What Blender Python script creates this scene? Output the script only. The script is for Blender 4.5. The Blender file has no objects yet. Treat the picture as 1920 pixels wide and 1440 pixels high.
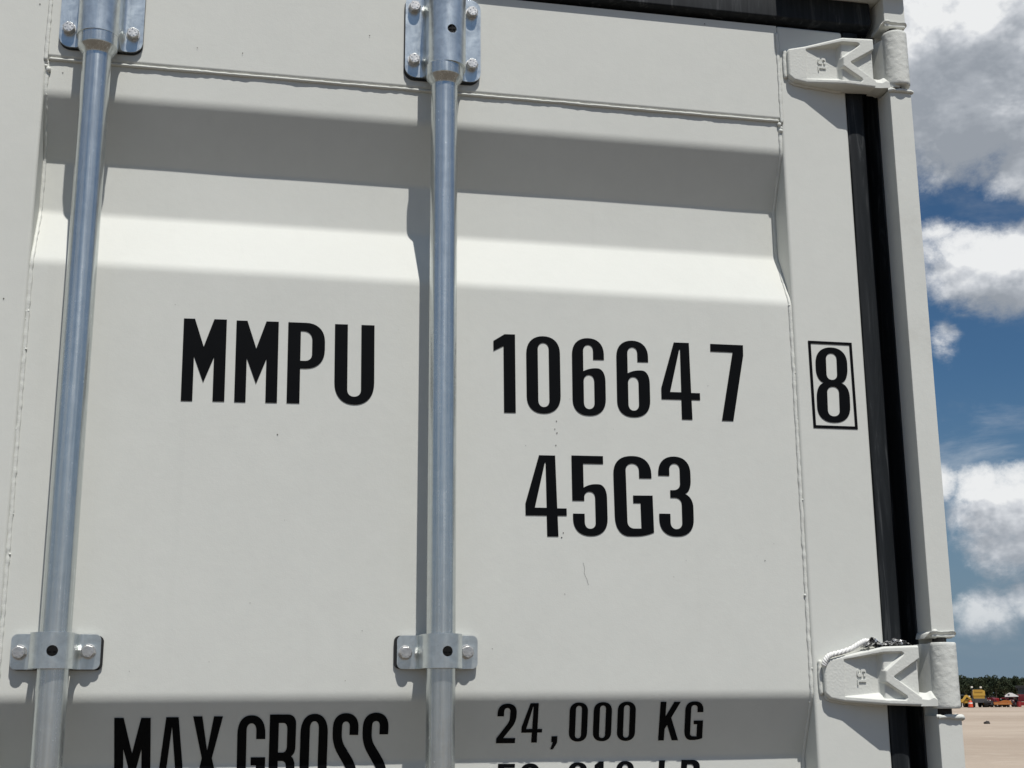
import bpy, bmesh, math, random
import numpy as np
from mathutils import Vector, Matrix, noise
from mathutils.geometry import tessellate_polygon

SC = bpy.context.scene
COL = SC.collection
RAD = math.radians
random.seed(7)

# ------------------------------------------------------------------ camera
cam_d = bpy.data.cameras.new('camera')
cam = bpy.data.objects.new('camera', cam_d)
COL.objects.link(cam)
CAM_R = Vector((0.979111, -0.203238, -0.005974))
CAM_U = Vector((-0.041195, -0.227062, 0.973009))
CAM_F = Vector((0.199108, 0.952438, 0.230691))
m = Matrix((CAM_R, CAM_U, -CAM_F)).transposed().to_4x4()
m.translation = Vector((0, -1.5568, 1.70))
cam.matrix_world = m
cam_d.sensor_width = 36.0
cam_d.lens = 36.0 * 2493.45 / 1920.0
cam_d.clip_start = 0.05
cam_d.clip_end = 6000
SC.camera = cam

# ------------------------------------------------------------------ world: sky with procedural cumulus
SUN_DIR = Vector((0.17, -1.0, 2.2)).normalized()      # towards the sun
sun_el = math.asin(SUN_DIR.z)
sun_az = math.atan2(SUN_DIR.x, SUN_DIR.y)              # clockwise from +Y
SKY_STRENGTH = 0.06
world = bpy.data.worlds.new('World')
SC.world = world
world.use_nodes = True


class NT:
    """small helper to write node trees"""
    def __init__(self, tree):
        self.t = tree
        self.n = tree.nodes
        self.l = tree.links

    def new(self, kind, **kw):
        nd = self.n.new(kind)
        for k, v in kw.items():
            setattr(nd, k, v)
        return nd

    def put(self, sock, v):
        if v is None:
            return
        if isinstance(v, bpy.types.NodeSocket):
            self.l.new(v, sock)
        else:
            sock.default_value = v

    def math(self, op, a, b=None, c=None, clamp=False):
        nd = self.new('ShaderNodeMath', operation=op, use_clamp=clamp)
        for s, v in zip(nd.inputs, (a, b, c)):
            self.put(s, v)
        return nd.outputs[0]

    def vmath(self, op, a, b=None, scale=None):
        nd = self.new('ShaderNodeVectorMath', operation=op)
        self.put(nd.inputs[0], a)
        if b is not None:
            self.put(nd.inputs[1], b)
        if scale is not None:
            self.put(nd.inputs['Scale'], scale)
        return nd.outputs[0]

    def noise(self, vec, scale, detail=4, rough=0.55, dist=0.0, lac=2.0):
        nd = self.new('ShaderNodeTexNoise')
        self.put(nd.inputs['Vector'], vec)
        nd.inputs['Scale'].default_value = scale
        nd.inputs['Detail'].default_value = detail
        nd.inputs['Roughness'].default_value = rough
        nd.inputs['Distortion'].default_value = dist
        nd.inputs['Lacunarity'].default_value = lac
        return nd

    def ramp(self, fac, stops, interp='LINEAR'):
        nd = self.new('ShaderNodeValToRGB')
        nd.color_ramp.interpolation = interp
        while len(nd.color_ramp.elements) < len(stops):
            nd.color_ramp.elements.new(0.5)
        for e, (p, c) in zip(nd.color_ramp.elements, stops):
            e.position = p
            e.color = (c[0], c[1], c[2], 1) if not isinstance(c, (int, float)) else (c, c, c, 1)
        self.put(nd.inputs[0], fac)
        return nd.outputs[0]

    def mix(self, fac, a, b, blend='MIX'):
        nd = self.new('ShaderNodeMix', data_type='RGBA', blend_type=blend)
        self.put(nd.inputs[0], fac)
        for s, v in ((nd.inputs[6], a), (nd.inputs[7], b)):
            if isinstance(v, (tuple, list)):
                v = (v[0], v[1], v[2], 1)
            self.put(s, v)
        return nd.outputs[2]

    def smooth(self, v, lo, hi):
        nd = self.new('ShaderNodeMapRange', interpolation_type='SMOOTHSTEP')
        self.put(nd.inputs[0], v)
        nd.inputs[1].default_value = lo
        nd.inputs[2].default_value = hi
        nd.inputs[3].default_value = 0
        nd.inputs[4].default_value = 1
        return nd.outputs[0]


w = NT(world.node_tree)
w.n.clear()
tc = w.new('ShaderNodeTexCoord')
sky = w.new('ShaderNodeTexSky', sky_type='NISHITA')
sky.sun_disc = False
sky.sun_elevation = sun_el
sky.sun_rotation = sun_az
sky.altitude = 0
sky.air_density = 1.0
sky.dust_density = 0.7
sky.ozone_density = 2.0


def cloud_field(direction, detail):
    """cloud density field on the view direction; >0 is cloud"""
    sep = w.new('ShaderNodeSeparateXYZ')
    w.put(sep.inputs[0], direction)
    az = w.math('ARCTAN2', sep.outputs[0], sep.outputs[1])
    el = w.math('ARCSINE', sep.outputs[2])
    warp = w.noise(direction, 9.0, 2, 0.5)
    wv = w.vmath('SUBTRACT', warp.outputs['Color'], (0.5, 0.5, 0.5))
    wv = w.vmath('SCALE', wv, scale=0.03)
    d2 = w.vmath('ADD', direction, wv)
    d2 = w.vmath('MULTIPLY', d2, (1.0, 1.0, 1.35))
    fine = w.noise(d2, 17.0, detail, 0.66)
    f = w.math('MULTIPLY', w.math('SUBTRACT', fine.outputs['Fac'], 0.5), 4.6)
    # broad fields of cumulus over the whole sky
    low = w.noise(w.vmath('MULTIPLY', direction, (1, 1, 2.2)), 2.6, 2, 0.5)
    base = w.math('MULTIPLY_ADD', low.outputs['Fac'], 7.0, -4.1)
    # where the photograph shows this part of the sky, the masses stand as follows
    def blob(a0, e0, ra, re):
        x = w.math('DIVIDE', w.math('SUBTRACT', az, RAD(a0)), RAD(ra))
        y = w.math('DIVIDE', w.math('SUBTRACT', el, RAD(e0)), RAD(re))
        q = w.math('ADD', w.math('MULTIPLY', x, x), w.math('MULTIPLY', y, y))
        return w.math('SUBTRACT', 1.0, q)
    win = blob(32.0, 13.0, 9.0, 19.0)
    base = w.math('SUBTRACT', base, w.math('MULTIPLY', w.math('MAXIMUM', win, 0.0), 6.0))
    base = w.math('MAXIMUM', base, -2.2)
    for a0, e0, ra, re, k in BLOBS:
        b = blob(a0, e0, ra, re)
        b = w.math('MULTIPLY_ADD', b, k, -0.25)
        base = w.math('MAXIMUM', base, w.math('MAXIMUM', b, -2.2))
    return w.math('ADD', base, f), el, f


BLOBS = [(32.0, 25.2, 8.0, 5.4, 2.8), (34.6, 21.4, 3.0, 2.6, 1.5), (33.6, 17.0, 5.0, 2.3, 2.5), (30.4, 14.2, 0.9, 1.3, 1.0),
         (32.8, 6.7, 3.0, 2.5, 1.6), (31.2, 8.3, 1.0, 1.1, 1.3), (31.0, 3.2, 1.4, 1.3, 1.0),
         (33.0, 3.8, 1.3, 0.9, 0.9), (29.9, 8.6, 0.8, 0.8, 0.9), (30.6, 18.8, 0.9, 0.6, 0.7), (37.6, 8.4, 3.4, 2.4, 1.8),
         (43.0, 17.0, 4.5, 2.6, 1.7), (25.0, 7.0, 3.0, 2.2, 1.6), (20.0, 18.0, 4.8, 2.8, 1.6)]
dirv = tc.outputs['Generated']
dens, el, fine0 = cloud_field(dirv, 8)
up = w.vmath('NORMALIZE', w.vmath('ADD', dirv, (-0.006, -0.012, 0.022)))
dens_up, _, fine1 = cloud_field(up, 4)
alpha = w.smooth(dens, -0.35, 1.25)
wisps = w.noise(w.vmath('MULTIPLY', dirv, (1.0, 1.0, 2.6)), 7.0, 7, 0.62, 0.5)
alpha = w.math('MAXIMUM', alpha, w.math('MULTIPLY', w.smooth(wisps.outputs['Fac'], 0.46, 0.78), 0.42))
# light from above: bright where the field thins towards the sun, grey under thick cloud
grad = w.math('SUBTRACT', dens, dens_up)
lit = w.math('MULTIPLY_ADD', grad, 0.36, 0.70)
thick = w.smooth(dens_up, 0.2, 2.6)
lit = w.math('SUBTRACT', lit, w.math('MULTIPLY', thick, 0.50))
lit = w.math('MAXIMUM', w.math('MINIMUM', lit, 1.0), 0.0)
cloud_col = w.ramp(lit, [(0.0, (5.1, 5.6, 6.3)), (0.35, (6.8, 7.3, 8.0)), (0.75, (10.4, 10.8, 11.4)), (1.0, (14.0, 14.2, 14.3))])
# the clear sky between them, deep blue above and paler near the horizon
clear = w.mix(1.0, sky.outputs[0], (0.50, 0.76, 0.95), 'MULTIPLY')
low_air = w.math('MULTIPLY_ADD', w.smooth(el, 0.0, 0.24), -0.92, 0.92)
clear = w.mix(low_air, clear, (2.9, 4.1, 5.4))
# far clouds fade into the pale air low down
fade = w.smooth(el, -0.01, 0.12)
fade = w.math('MULTIPLY_ADD', fade, 0.6, 0.4)
below = w.smooth(el, 0.0, 0.02)
col = w.mix(w.math('MULTIPLY', w.math('MULTIPLY', alpha, fade), below), clear, cloud_col)
bg = w.new('ShaderNodeBackground')
w.put(bg.inputs[0], col)
bg.inputs[1].default_value = SKY_STRENGTH
wo = w.new('ShaderNodeOutputWorld')
w.l.new(bg.outputs[0], wo.inputs[0])

# ------------------------------------------------------------------ sun, exposure
sun_d = bpy.data.lights.new('sun', 'SUN')
sun_d.energy = 4.6
sun_d.angle = RAD(0.5)
sun_d.color = (1.0, 0.965, 0.91)
sun = bpy.data.objects.new('sun', sun_d)
COL.objects.link(sun)
sun.rotation_euler = SUN_DIR.to_track_quat('Z', 'Y').to_euler()
sun.location = (4, -10, 20)
vs = SC.view_settings
vs.view_transform = 'Standard'
vs.look = 'None'
vs.gamma = 1.0
vs.use_curve_mapping = False
vs.exposure = 0.0
SC.cycles.use_denoising = True
SC.cycles.max_bounces = 8
SC.cycles.diffuse_bounces = 5

GROUND_Z = -0.12

# ------------------------------------------------------------------ materials
def material(name):
    mt = bpy.data.materials.new(name)
    mt.use_nodes = True
    t = NT(mt.node_tree)
    bs = t.n['Principled BSDF']
    return mt, t, bs


def paint_material(name, rgb, rough=0.42, peel=0.10, grime=0.0):
    mt, t, bs = material(name)
    co = t.new('ShaderNodeTexCoord').outputs['Object']
    big = t.noise(co, 3.0, 4, 0.6)
    mid = t.noise(co, 38.0, 5, 0.65)
    k = t.math('ADD', t.math('MULTIPLY', big.outputs['Fac'], 0.6), t.math('MULTIPLY', mid.outputs['Fac'], 0.4))
    c0 = tuple(x * 0.972 for x in rgb)
    c1 = tuple(min(1, x * 1.03) for x in rgb)
    base = t.ramp(k, [(0.35, c0), (0.65, c1)])
    # faint rain-washed vertical streaks
    st = t.noise(t.vmath('MULTIPLY', co, (55, 55, 1.6)), 1.0, 4, 0.6)
    base = t.mix(t.math('MULTIPLY', t.smooth(st.outputs['Fac'], 0.55, 0.8), 0.10), base, tuple(x * 0.8 for x in rgb))
    # scattered specks of grit
    vo = t.new('ShaderNodeTexVoronoi', feature='F1')
    t.put(vo.inputs['Vector'], t.vmath('ADD', co, t.vmath('SCALE', t.noise(co, 300, 2).outputs['Color'], scale=0.004)))
    vo.inputs['Scale'].default_value = 16.0
    sp = t.math('LESS_THAN', vo.outputs['Distance'], 0.021)
    pick = t.math('GREATER_THAN', vo.outputs['Color'], 0.70)
    base = t.mix(t.math('MULTIPLY', t.math('MULTIPLY', sp, pick), 0.75), base, (0.10, 0.09, 0.075))
    if grime:
        g = t.noise(co, 14.0, 6, 0.7)
        base = t.mix(t.math('MULTIPLY', t.smooth(g.outputs['Fac'], 0.5, 0.75), grime), base, (0.22, 0.18, 0.13))
    t.put(bs.inputs['Base Color'], base)
    t.put(bs.inputs['Roughness'], t.math('MULTIPLY_ADD', mid.outputs['Fac'], 0.16, rough - 0.08))
    bs.inputs['Specular IOR Level'].default_value = 0.08
    pn = t.noise(co, 650.0, 2, 0.5)
    p2 = t.noise(co, 120.0, 3, 0.6)
    h = t.math('ADD', t.math('MULTIPLY', pn.outputs['Fac'], 0.6), p2.outputs['Fac'])
    bp = t.new('ShaderNodeBump')
    bp.inputs['Strength'].default_value = peel
    bp.inputs['Distance'].default_value = 0.0012
    t.put(bp.inputs['Height'], h)
    t.l.new(bp.outputs[0], bs.inputs['Normal'])
    return mt


PAINT_RGB = (0.630, 0.640, 0.602)
PAINT = paint_material('grey_white_paint', PAINT_RGB, 0.56)
CAST = paint_material('painted_cast_steel', PAINT_RGB, 0.45, 0.14)
KNUCKLE = paint_material('painted_rough_casting', PAINT_RGB, 0.45, 0.45)
WELD = paint_material('painted_weld', tuple(x * 1.02 for x in PAINT_RGB), 0.36, 0.40)
POSTPAINT = paint_material('post_paint', PAINT_RGB, 0.42, 0.14, 0.10)


ANISO = 0.25


def zinc_material(name, rgb, rough, streak, mottled):
    mt, t, bs = material(name)
    co = t.new('ShaderNodeTexCoord').outputs['Object']
    st = t.noise(t.vmath('MULTIPLY', co, (330, 330, 5.0)), 1.0, 4, 0.6)
    mo = t.noise(co, 70.0, 5, 0.65, 0.4)
    sc = t.noise(t.vmath('MULTIPLY', co, (900, 900, 22.0)), 1.0, 2, 0.5)
    k = t.math('ADD', t.math('MULTIPLY', st.outputs['Fac'], streak), t.math('MULTIPLY', mo.outputs['Fac'], mottled))
    k = t.math('DIVIDE', k, streak + mottled)
    c0 = tuple(x * 0.74 for x in rgb)
    base = t.ramp(k, [(0.32, c0), (0.62, rgb)])
    dk = t.math('MULTIPLY', t.smooth(sc.outputs['Fac'], 0.68, 0.78), 0.35)
    base = t.mix(dk, base, (0.16, 0.17, 0.18))
    dm = t.noise(t.vmath('MULTIPLY', co, (90, 90, 40.0)), 1.0, 5, 0.7)
    base = t.mix(t.math('MULTIPLY', t.smooth(dm.outputs['Fac'], 0.70, 0.76), 0.5), base, (0.12, 0.11, 0.10))
    t.put(bs.inputs['Base Color'], base)
    bs.inputs['Metallic'].default_value = 0.88
    t.put(bs.inputs['Roughness'], t.math('MULTIPLY_ADD', k, 0.22, rough - 0.11))
    bp = t.new('ShaderNodeBump')
    bp.inputs['Strength'].default_value = 0.22
    bp.inputs['Distance'].default_value = 0.0008
    t.put(bp.inputs['Height'], t.math('ADD', st.outputs['Fac'], t.math('MULTIPLY', mo.outputs['Fac'], mottled)))
    t.l.new(bp.outputs[0], bs.inputs['Normal'])
    return mt


ZINC_ROD = zinc_material('galvanised_tube', (0.665, 0.70, 0.695), 0.25, 1.0, 0.45)
_t = NT(ZINC_ROD.node_tree)
_b = _t.n['Principled BSDF']
_b.inputs['Anisotropic'].default_value = 0.55
_tg = _t.new('ShaderNodeTangent', direction_type='RADIAL', axis='Z')
_t.l.new(_tg.outputs[0], _b.inputs['Tangent'])
_b.inputs['Anisotropic Rotation'].default_value = ANISO
ZINC_PLATE = zinc_material('galvanised_plate', (0.72, 0.765, 0.765), 0.32, 0.15, 1.0)
ZINC_BOLT = zinc_material('zinc_bolt', (0.66, 0.65, 0.63), 0.42, 0.1, 1.0)


def plain(name, rgb, rough=0.6, metal=0.0, var=0.12, scale=20.0, bump=0.0, spec=0.5):
    mt, t, bs = material(name)
    co = t.new('ShaderNodeTexCoord').outputs['Object']
    n = t.noise(co, scale, 5, 0.6)
    base = t.ramp(n.outputs['Fac'], [(0.3, tuple(x * (1 - var) for x in rgb)), (0.7, tuple(min(1, x * (1 + var)) for x in rgb))])
    t.put(bs.inputs['Base Color'], base)
    bs.inputs['Roughness'].default_value = rough
    bs.inputs['Metallic'].default_value = metal
    bs.inputs['Specular IOR Level'].default_value = spec
    if bump:
        bp = t.new('ShaderNodeBump')
        bp.inputs['Strength'].default_value = bump
        bp.inputs['Distance'].default_value = 0.01
        t.put(bp.inputs['Height'], n.outputs['Fac'])
        t.l.new(bp.outputs[0], bs.inputs['Normal'])
    return mt


INK = plain('black_vinyl', (0.0024, 0.0029, 0.0037), 0.55, 0, 0.15, 40, spec=0.08)
PAD = plain('black_rubber_pad', (0.010, 0.010, 0.011), 0.6)
PLUG = plain('black_plug', (0.006, 0.006, 0.006), 0.7, spec=0.2)
RUSTY = plain('dark_underframe', (0.03, 0.028, 0.027), 0.8)


def rubber_material():
    mt, t, bs = material('gasket_rubber')
    co = t.new('ShaderNodeTexCoord').outputs['Object']
    st = t.noise(t.vmath('MULTIPLY', co, (75, 75, 5.5)), 1.0, 5, 0.65, 1.2)
    base = t.ramp(st.outputs['Fac'], [(0.40, (0.0085, 0.0105, 0.0125)), (0.56, (0.0150, 0.0175, 0.0200)), (0.72, (0.062, 0.066, 0.069))])
    t.put(bs.inputs['Base Color'], base)
    bs.inputs['Roughness'].default_value = 0.6
    bs.inputs['Specular IOR Level'].default_value = 0.2
    return mt


RUBBER = rubber_material()

# ------------------------------------------------------------------ mesh helpers
def mesh_obj(name, bm, mat, parent=None, smooth=False, angle=None, loc=None, recalc=True):
    if recalc:
        bmesh.ops.recalc_face_normals(bm, faces=bm.faces)
    me = bpy.data.meshes.new(name)
    bm.to_mesh(me)
    bm.free()
    me.materials.append(mat)
    return link_mesh(name, me, parent, smooth, angle, loc)


def weight_normals(me, angle):
    """corner normals averaged by face area, so that broad faces stay flat up to their rounded arrises"""
    me.polygons.foreach_set('use_smooth', [True] * len(me.polygons))
    lim = math.cos(RAD(angle))
    nrm = [p.normal.copy() for p in me.polygons]
    ar = [p.area ** 1.5 for p in me.polygons]
    around = [[] for _ in me.vertices]
    for p in me.polygons:
        for v in p.vertices:
            around[v].append(p.index)
    out = [None] * len(me.loops)
    for p in me.polygons:
        n0 = nrm[p.index]
        for li in p.loop_indices:
            acc = Vector((0, 0, 0))
            for q in around[me.loops[li].vertex_index]:
                if n0.dot(nrm[q]) > lim:
                    acc += nrm[q] * ar[q]
            out[li] = acc.normalized() if acc.length > 0 else n0
    me.normals_split_custom_set(out)


def link_mesh(name, me, parent=None, smooth=False, angle=None, loc=None):
    if smooth:
        me.polygons.foreach_set('use_smooth', [True] * len(me.polygons))
        if angle is not None:
            if len(me.polygons) < 3000:
                weight_normals(me, angle)
            else:
                me.set_sharp_from_angle(angle=RAD(angle))
    o = bpy.data.objects.new(name, me)
    COL.objects.link(o)
    if loc is not None:
        o.location = loc
    adopt(o, parent)
    return o


def adopt(o, parent):
    if parent is None:
        return
    o.parent = parent
    pm = Matrix.Identity(4)
    p = parent
    chain = []
    while p is not None:
        chain.append(p)
        p = p.parent
    for q in reversed(chain):
        loc = Matrix.LocRotScale(q.location, q.rotation_euler, q.scale)
        pm = pm @ q.matrix_parent_inverse @ loc
    o.matrix_parent_inverse = pm.inverted()


def thing(name, label, cat, loc, rotz=0.0, group=None):
    o = bpy.data.objects.new(name, None)
    o.empty_display_size = 0.2
    COL.objects.link(o)
    o.location = loc
    o.rotation_euler = (0, 0, rotz)
    tag(o, label, cat, group)
    return o


def tag(o, label, cat, group=None):
    o['label'] = label
    o['category'] = cat
    if group:
        o['group'] = group
    return o


def add_box(bm, x0, x1, y0, y1, z0, z1, bevel=0.0, seg=2):
    vs_ = [bm.verts.new(c) for c in ((x0, y0, z0), (x1, y0, z0), (x1, y1, z0), (x0, y1, z0),
                                     (x0, y0, z1), (x1, y0, z1), (x1, y1, z1), (x0, y1, z1))]
    fs = [bm.faces.new([vs_[i] for i in q]) for q in ((0, 3, 2, 1), (4, 5, 6, 7), (0, 1, 5, 4), (1, 2, 6, 5), (2, 3, 7, 6), (3, 0, 4, 7))]
    if bevel:
        es = list({e for f in fs for e in f.edges})
        bmesh.ops.bevel(bm, geom=es, offset=bevel, segments=seg, affect='EDGES', profile=0.5)
    return vs_


def add_prism(bm, pts, axis, a0, a1):
    """closed polygon (2D) swept along an axis. axis 'y': pts are (x,z); 'z': (x,y); 'x': (y,z)"""
    def P(p, a):
        if axis == 'y':
            return (p[0], a, p[1])
        if axis == 'z':
            return (p[0], p[1], a)
        return (a, p[0], p[1])
    A = [bm.verts.new(P(p, a0)) for p in pts]
    B = [bm.verts.new(P(p, a1)) for p in pts]
    n = len(pts)
    for i in range(n):
        j = (i + 1) % n
        bm.faces.new((A[i], A[j], B[j], B[i]))
    bm.faces.new(A)
    bm.faces.new(B)


def add_lathe(bm, rings, axis='z', c=(0, 0, 0), n=32, caps=True):
    """rings: list of (pos along axis, radius)"""
    rows = []
    for a, r in rings:
        row = []
        for k in range(n):
            th = 2 * math.pi * k / n
            u, v = r * math.cos(th), r * math.sin(th)
            if axis == 'z':
                p = (c[0] + u, c[1] + v, a)
            elif axis == 'y':
                p = (c[0] + u, a, c[2] + v)
            else:
                p = (a, c[1] + u, c[2] + v)
            row.append(bm.verts.new(p))
        rows.append(row)
    for A, B in zip(rows[:-1], rows[1:]):
        for k in range(n):
            j = (k + 1) % n
            bm.faces.new((A[k], A[j], B[j], B[k]))
    if caps:
        bm.faces.new(rows[0])
        bm.faces.new(rows[-1])
    return rows


def add_tube(bm, path, radius, n=8, rough=0.0, freq=120.0, flat=(1.0, 1.0), seed=0.0):
    """bumpy tube along a polyline (weld beads, ropes)"""
    path = [Vector(p) for p in path]
    rows = []
    for i, p in enumerate(path):
        t = (path[min(i + 1, len(path) - 1)] - path[max(i - 1, 0)]).normalized()
        up_ = Vector((0, 1, 0)) if abs(t.y) < 0.9 else Vector((0, 0, 1))
        s = t.cross(up_).normalized()
        u_ = s.cross(t).normalized()
        row = []
        for k in range(n):
            th = 2 * math.pi * k / n
            q = p + s * (math.cos(th) * radius * flat[0]) + u_ * (math.sin(th) * radius * flat[1])
            f = 1.0
            if rough:
                f += rough * (noise.noise(q * freq + Vector((seed, seed, seed))) + 0.5 * noise.noise(q * freq * 2.7))
                if i in (0, len(path) - 1):
                    f *= 0.35
            row.append(bm.verts.new(p + (q - p) * f))
        rows.append(row)
    for A, B in zip(rows[:-1], rows[1:]):
        for k in range(n):
            j = (k + 1) % n
            bm.faces.new((A[k], A[j], B[j], B[k]))
    bm.faces.new(rows[0])
    bm.faces.new(rows[-1])


def dense(a, b, step):
    a, b = Vector(a), Vector(b)
    n = max(2, int((b - a).length / step))
    return [a.lerp(b, i / n) for i in range(n + 1)]


def evaluated(bm_base, mods, name, recalc=True):
    """apply modifiers to a bmesh without operators; mods(o) adds them; returns a mesh"""
    if recalc:
        bmesh.ops.recalc_face_normals(bm_base, faces=bm_base.faces)
    me = bpy.data.meshes.new(name + '_src')
    bm_base.to_mesh(me)
    bm_base.free()
    o = bpy.data.objects.new('tmp_' + name, me)
    COL.objects.link(o)
    extra = mods(o) or []
    dg = bpy.context.evaluated_depsgraph_get()
    dg.update()
    out = bpy.data.meshes.new_from_object(o.evaluated_get(dg), depsgraph=dg)
    out.name = name
    bpy.data.objects.remove(o)
    for e in extra:
        bpy.data.objects.remove(e)
    return out


def tmp_object(bm, name='cutter'):
    bmesh.ops.recalc_face_normals(bm, faces=bm.faces)
    me = bpy.data.meshes.new(name)
    bm.to_mesh(me)
    bm.free()
    o = bpy.data.objects.new(name, me)
    COL.objects.link(o)
    return o


def add_bool(o, other, op):
    md = o.modifiers.new('b', 'BOOLEAN')
    md.object = other
    md.operation = op
    md.solver = 'EXACT'


def add_bevel(o, wdt, seg=2, ang=40):
    md = o.modifiers.new('v', 'BEVEL')
    md.width = wdt
    md.segments = seg
    md.limit_method = 'ANGLE'
    md.angle_limit = RAD(ang)
    md.harden_normals = False


def round_rect(x0, x1, z0, z1, r, n=6):
    pts = []
    for cx, cz, a0 in ((x1 - r, z1 - r, 0), (x0 + r, z1 - r, 90), (x0 + r, z0 + r, 180), (x1 - r, z0 + r, 270)):
        for k in range(n + 1):
            a = RAD(a0 + 90 * k / n)
            pts.append((cx + r * math.cos(a), cz + r * math.sin(a)))
    return pts

# ------------------------------------------------------------------ ground
def ground_material():
    mt, t, bs = material('tan_dirt')
    co = t.new('ShaderNodeNewGeometry').outputs['Position']
    n1 = t.noise(co, 0.035, 6, 0.6)
    n2 = t.noise(co, 0.45, 6, 0.7)
    n3 = t.noise(co, 14.0, 5, 0.7)
    st = t.noise(t.vmath('MULTIPLY', co, (0.05, 0.42, 1.0)), 1.0, 6, 0.65, 0.6)
    c = t.ramp(n1.outputs['Fac'], [(0.35, (0.365, 0.298, 0.235)), (0.65, (0.46, 0.385, 0.31))])
    c = t.mix(t.math('MULTIPLY', t.smooth(st.outputs['Fac'], 0.55, 0.72), 0.55), c, (0.25, 0.20, 0.158))
    c = t.mix(t.math('MULTIPLY', t.smooth(st.outputs['Fac'], 0.30, 0.42), -0.5), c, (0.25, 0.20, 0.158))
    c = t.mix(t.math('MULTIPLY', t.smooth(n2.outputs['Fac'], 0.52, 0.7), 0.45), c, (0.52, 0.45, 0.37))
    c = t.mix(t.math('MULTIPLY', t.smooth(n3.outputs['Fac'], 0.5, 0.75), 0.4), c, (0.20, 0.155, 0.115))
    t.put(bs.inputs['Base Color'], c)
    bs.inputs['Roughness'].default_value = 0.95
    bs.inputs['Specular IOR Level'].default_value = 0.1
    bp = t.new('ShaderNodeBump')
    bp.inputs['Strength'].default_value = 0.6
    bp.inputs['Distance'].default_value = 0.06
    t.put(bp.inputs['Height'], t.math('ADD', n3.outputs['Fac'], t.math('MULTIPLY', n2.outputs['Fac'], 2.0)))
    t.l.new(bp.outputs[0], bs.inputs['Normal'])
    return mt


bm = bmesh.new()
G = 2600.0
# denser towards the camera so that the lot can be gently uneven where it is seen
xs = [-G, -900, -300, -100, -40] + [x for x in range(-20, 200, 4)] + [220, 300, 500, 900, G]
ys = [-G, -900, -300, -100, -40] + [y for y in range(-20, 240, 4)] + [280, 340, 420, 600, 1000, G]
rows = []
for y in ys:
    r_ = []
    for x in xs:
        d = math.hypot(x, y + 1)
        z = 0.0
        if 18 < d < 190 and y > 14:
            z = 0.10 * noise.noise(Vector((x * 0.03, y * 0.05, 3.1))) + 0.05 * noise.noise(Vector((x * 0.09, y * 0.2, 7.7)))
            z *= min(1, (d - 18) / 20) * min(1, (190 - d) / 20) * min(1, (y - 14) / 10)
        r_.append(bm.verts.new((x, y, GROUND_Z + z)))
    rows.append(r_)
for A, B in zip(rows[:-1], rows[1:]):
    for k in range(len(xs) - 1):
        bm.faces.new((A[k], A[k + 1], B[k + 1], B[k]))
g = mesh_obj('ground', bm, ground_material(), smooth=True)
g['kind'] = 'structure'

# added dark gravel, out of view, to cut ground light bounced onto the door
def added_ground_material():
    mt, t, bs = material('added_dark_gravel')
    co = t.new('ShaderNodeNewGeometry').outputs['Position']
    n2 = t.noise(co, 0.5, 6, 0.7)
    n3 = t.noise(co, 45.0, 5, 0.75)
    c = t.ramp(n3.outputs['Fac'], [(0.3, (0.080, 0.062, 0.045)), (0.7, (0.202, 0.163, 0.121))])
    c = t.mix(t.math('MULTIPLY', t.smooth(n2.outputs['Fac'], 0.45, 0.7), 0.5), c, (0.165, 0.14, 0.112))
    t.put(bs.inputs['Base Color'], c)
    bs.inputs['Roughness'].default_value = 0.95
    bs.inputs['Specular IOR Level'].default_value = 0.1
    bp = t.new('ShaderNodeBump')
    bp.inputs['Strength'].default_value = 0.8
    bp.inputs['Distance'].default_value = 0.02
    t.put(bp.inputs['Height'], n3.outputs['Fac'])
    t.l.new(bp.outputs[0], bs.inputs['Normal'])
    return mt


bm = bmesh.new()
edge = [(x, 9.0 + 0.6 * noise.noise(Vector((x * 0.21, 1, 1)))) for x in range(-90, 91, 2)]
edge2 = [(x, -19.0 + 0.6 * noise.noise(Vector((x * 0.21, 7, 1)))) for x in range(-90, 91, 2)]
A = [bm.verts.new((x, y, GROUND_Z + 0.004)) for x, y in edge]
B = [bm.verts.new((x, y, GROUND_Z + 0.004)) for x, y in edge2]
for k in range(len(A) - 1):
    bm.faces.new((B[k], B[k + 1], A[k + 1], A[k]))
added_ground = mesh_obj('added_dark_ground', bm, added_ground_material())
added_ground['kind'] = 'structure'

# ------------------------------------------------------------------ container geometry constants
POST_X = 0.879                  # outer face of the end frame, right
CX = POST_X - 1.219             # centre line
CZ_TOP = 2.763
LEN = 12.19
container = thing('shipping_container', 'light grey high cube shipping container with galvanised locking bars on its closed end door',
                  'shipping container', (CX, 6.0, GROUND_Z + 0.004))

PANEL_X0, PANEL_X1 = -0.2475, 0.700
STILE_L0, STILE_R1 = -0.3385, 0.7970
DOOR_TOP, SEAM_Z = 2.600, 2.4585
PANEL_Z1, PANEL_Z0 = 2.4585, 0.18
PY = 0.004                      # outer flats sit 4 mm behind the door frame
DEPTH = 0.035

# theoretical bends of the corrugation, from the top (z, y, fillet radius)
bends = [(2.4150, PY, 0.030), (2.3415, PY + DEPTH, 0.016), (2.2755, PY + DEPTH, 0.024), (2.2030, PY, 0.030)]
z = 1.7035
while z > 0.45:
    bends += [(z, PY, 0.030), (z - 0.0725, PY + DEPTH, 0.016), (z - 0.1385, PY + DEPTH, 0.018), (z - 0.211, PY, 0.020)]
    z -= 0.7115


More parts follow.
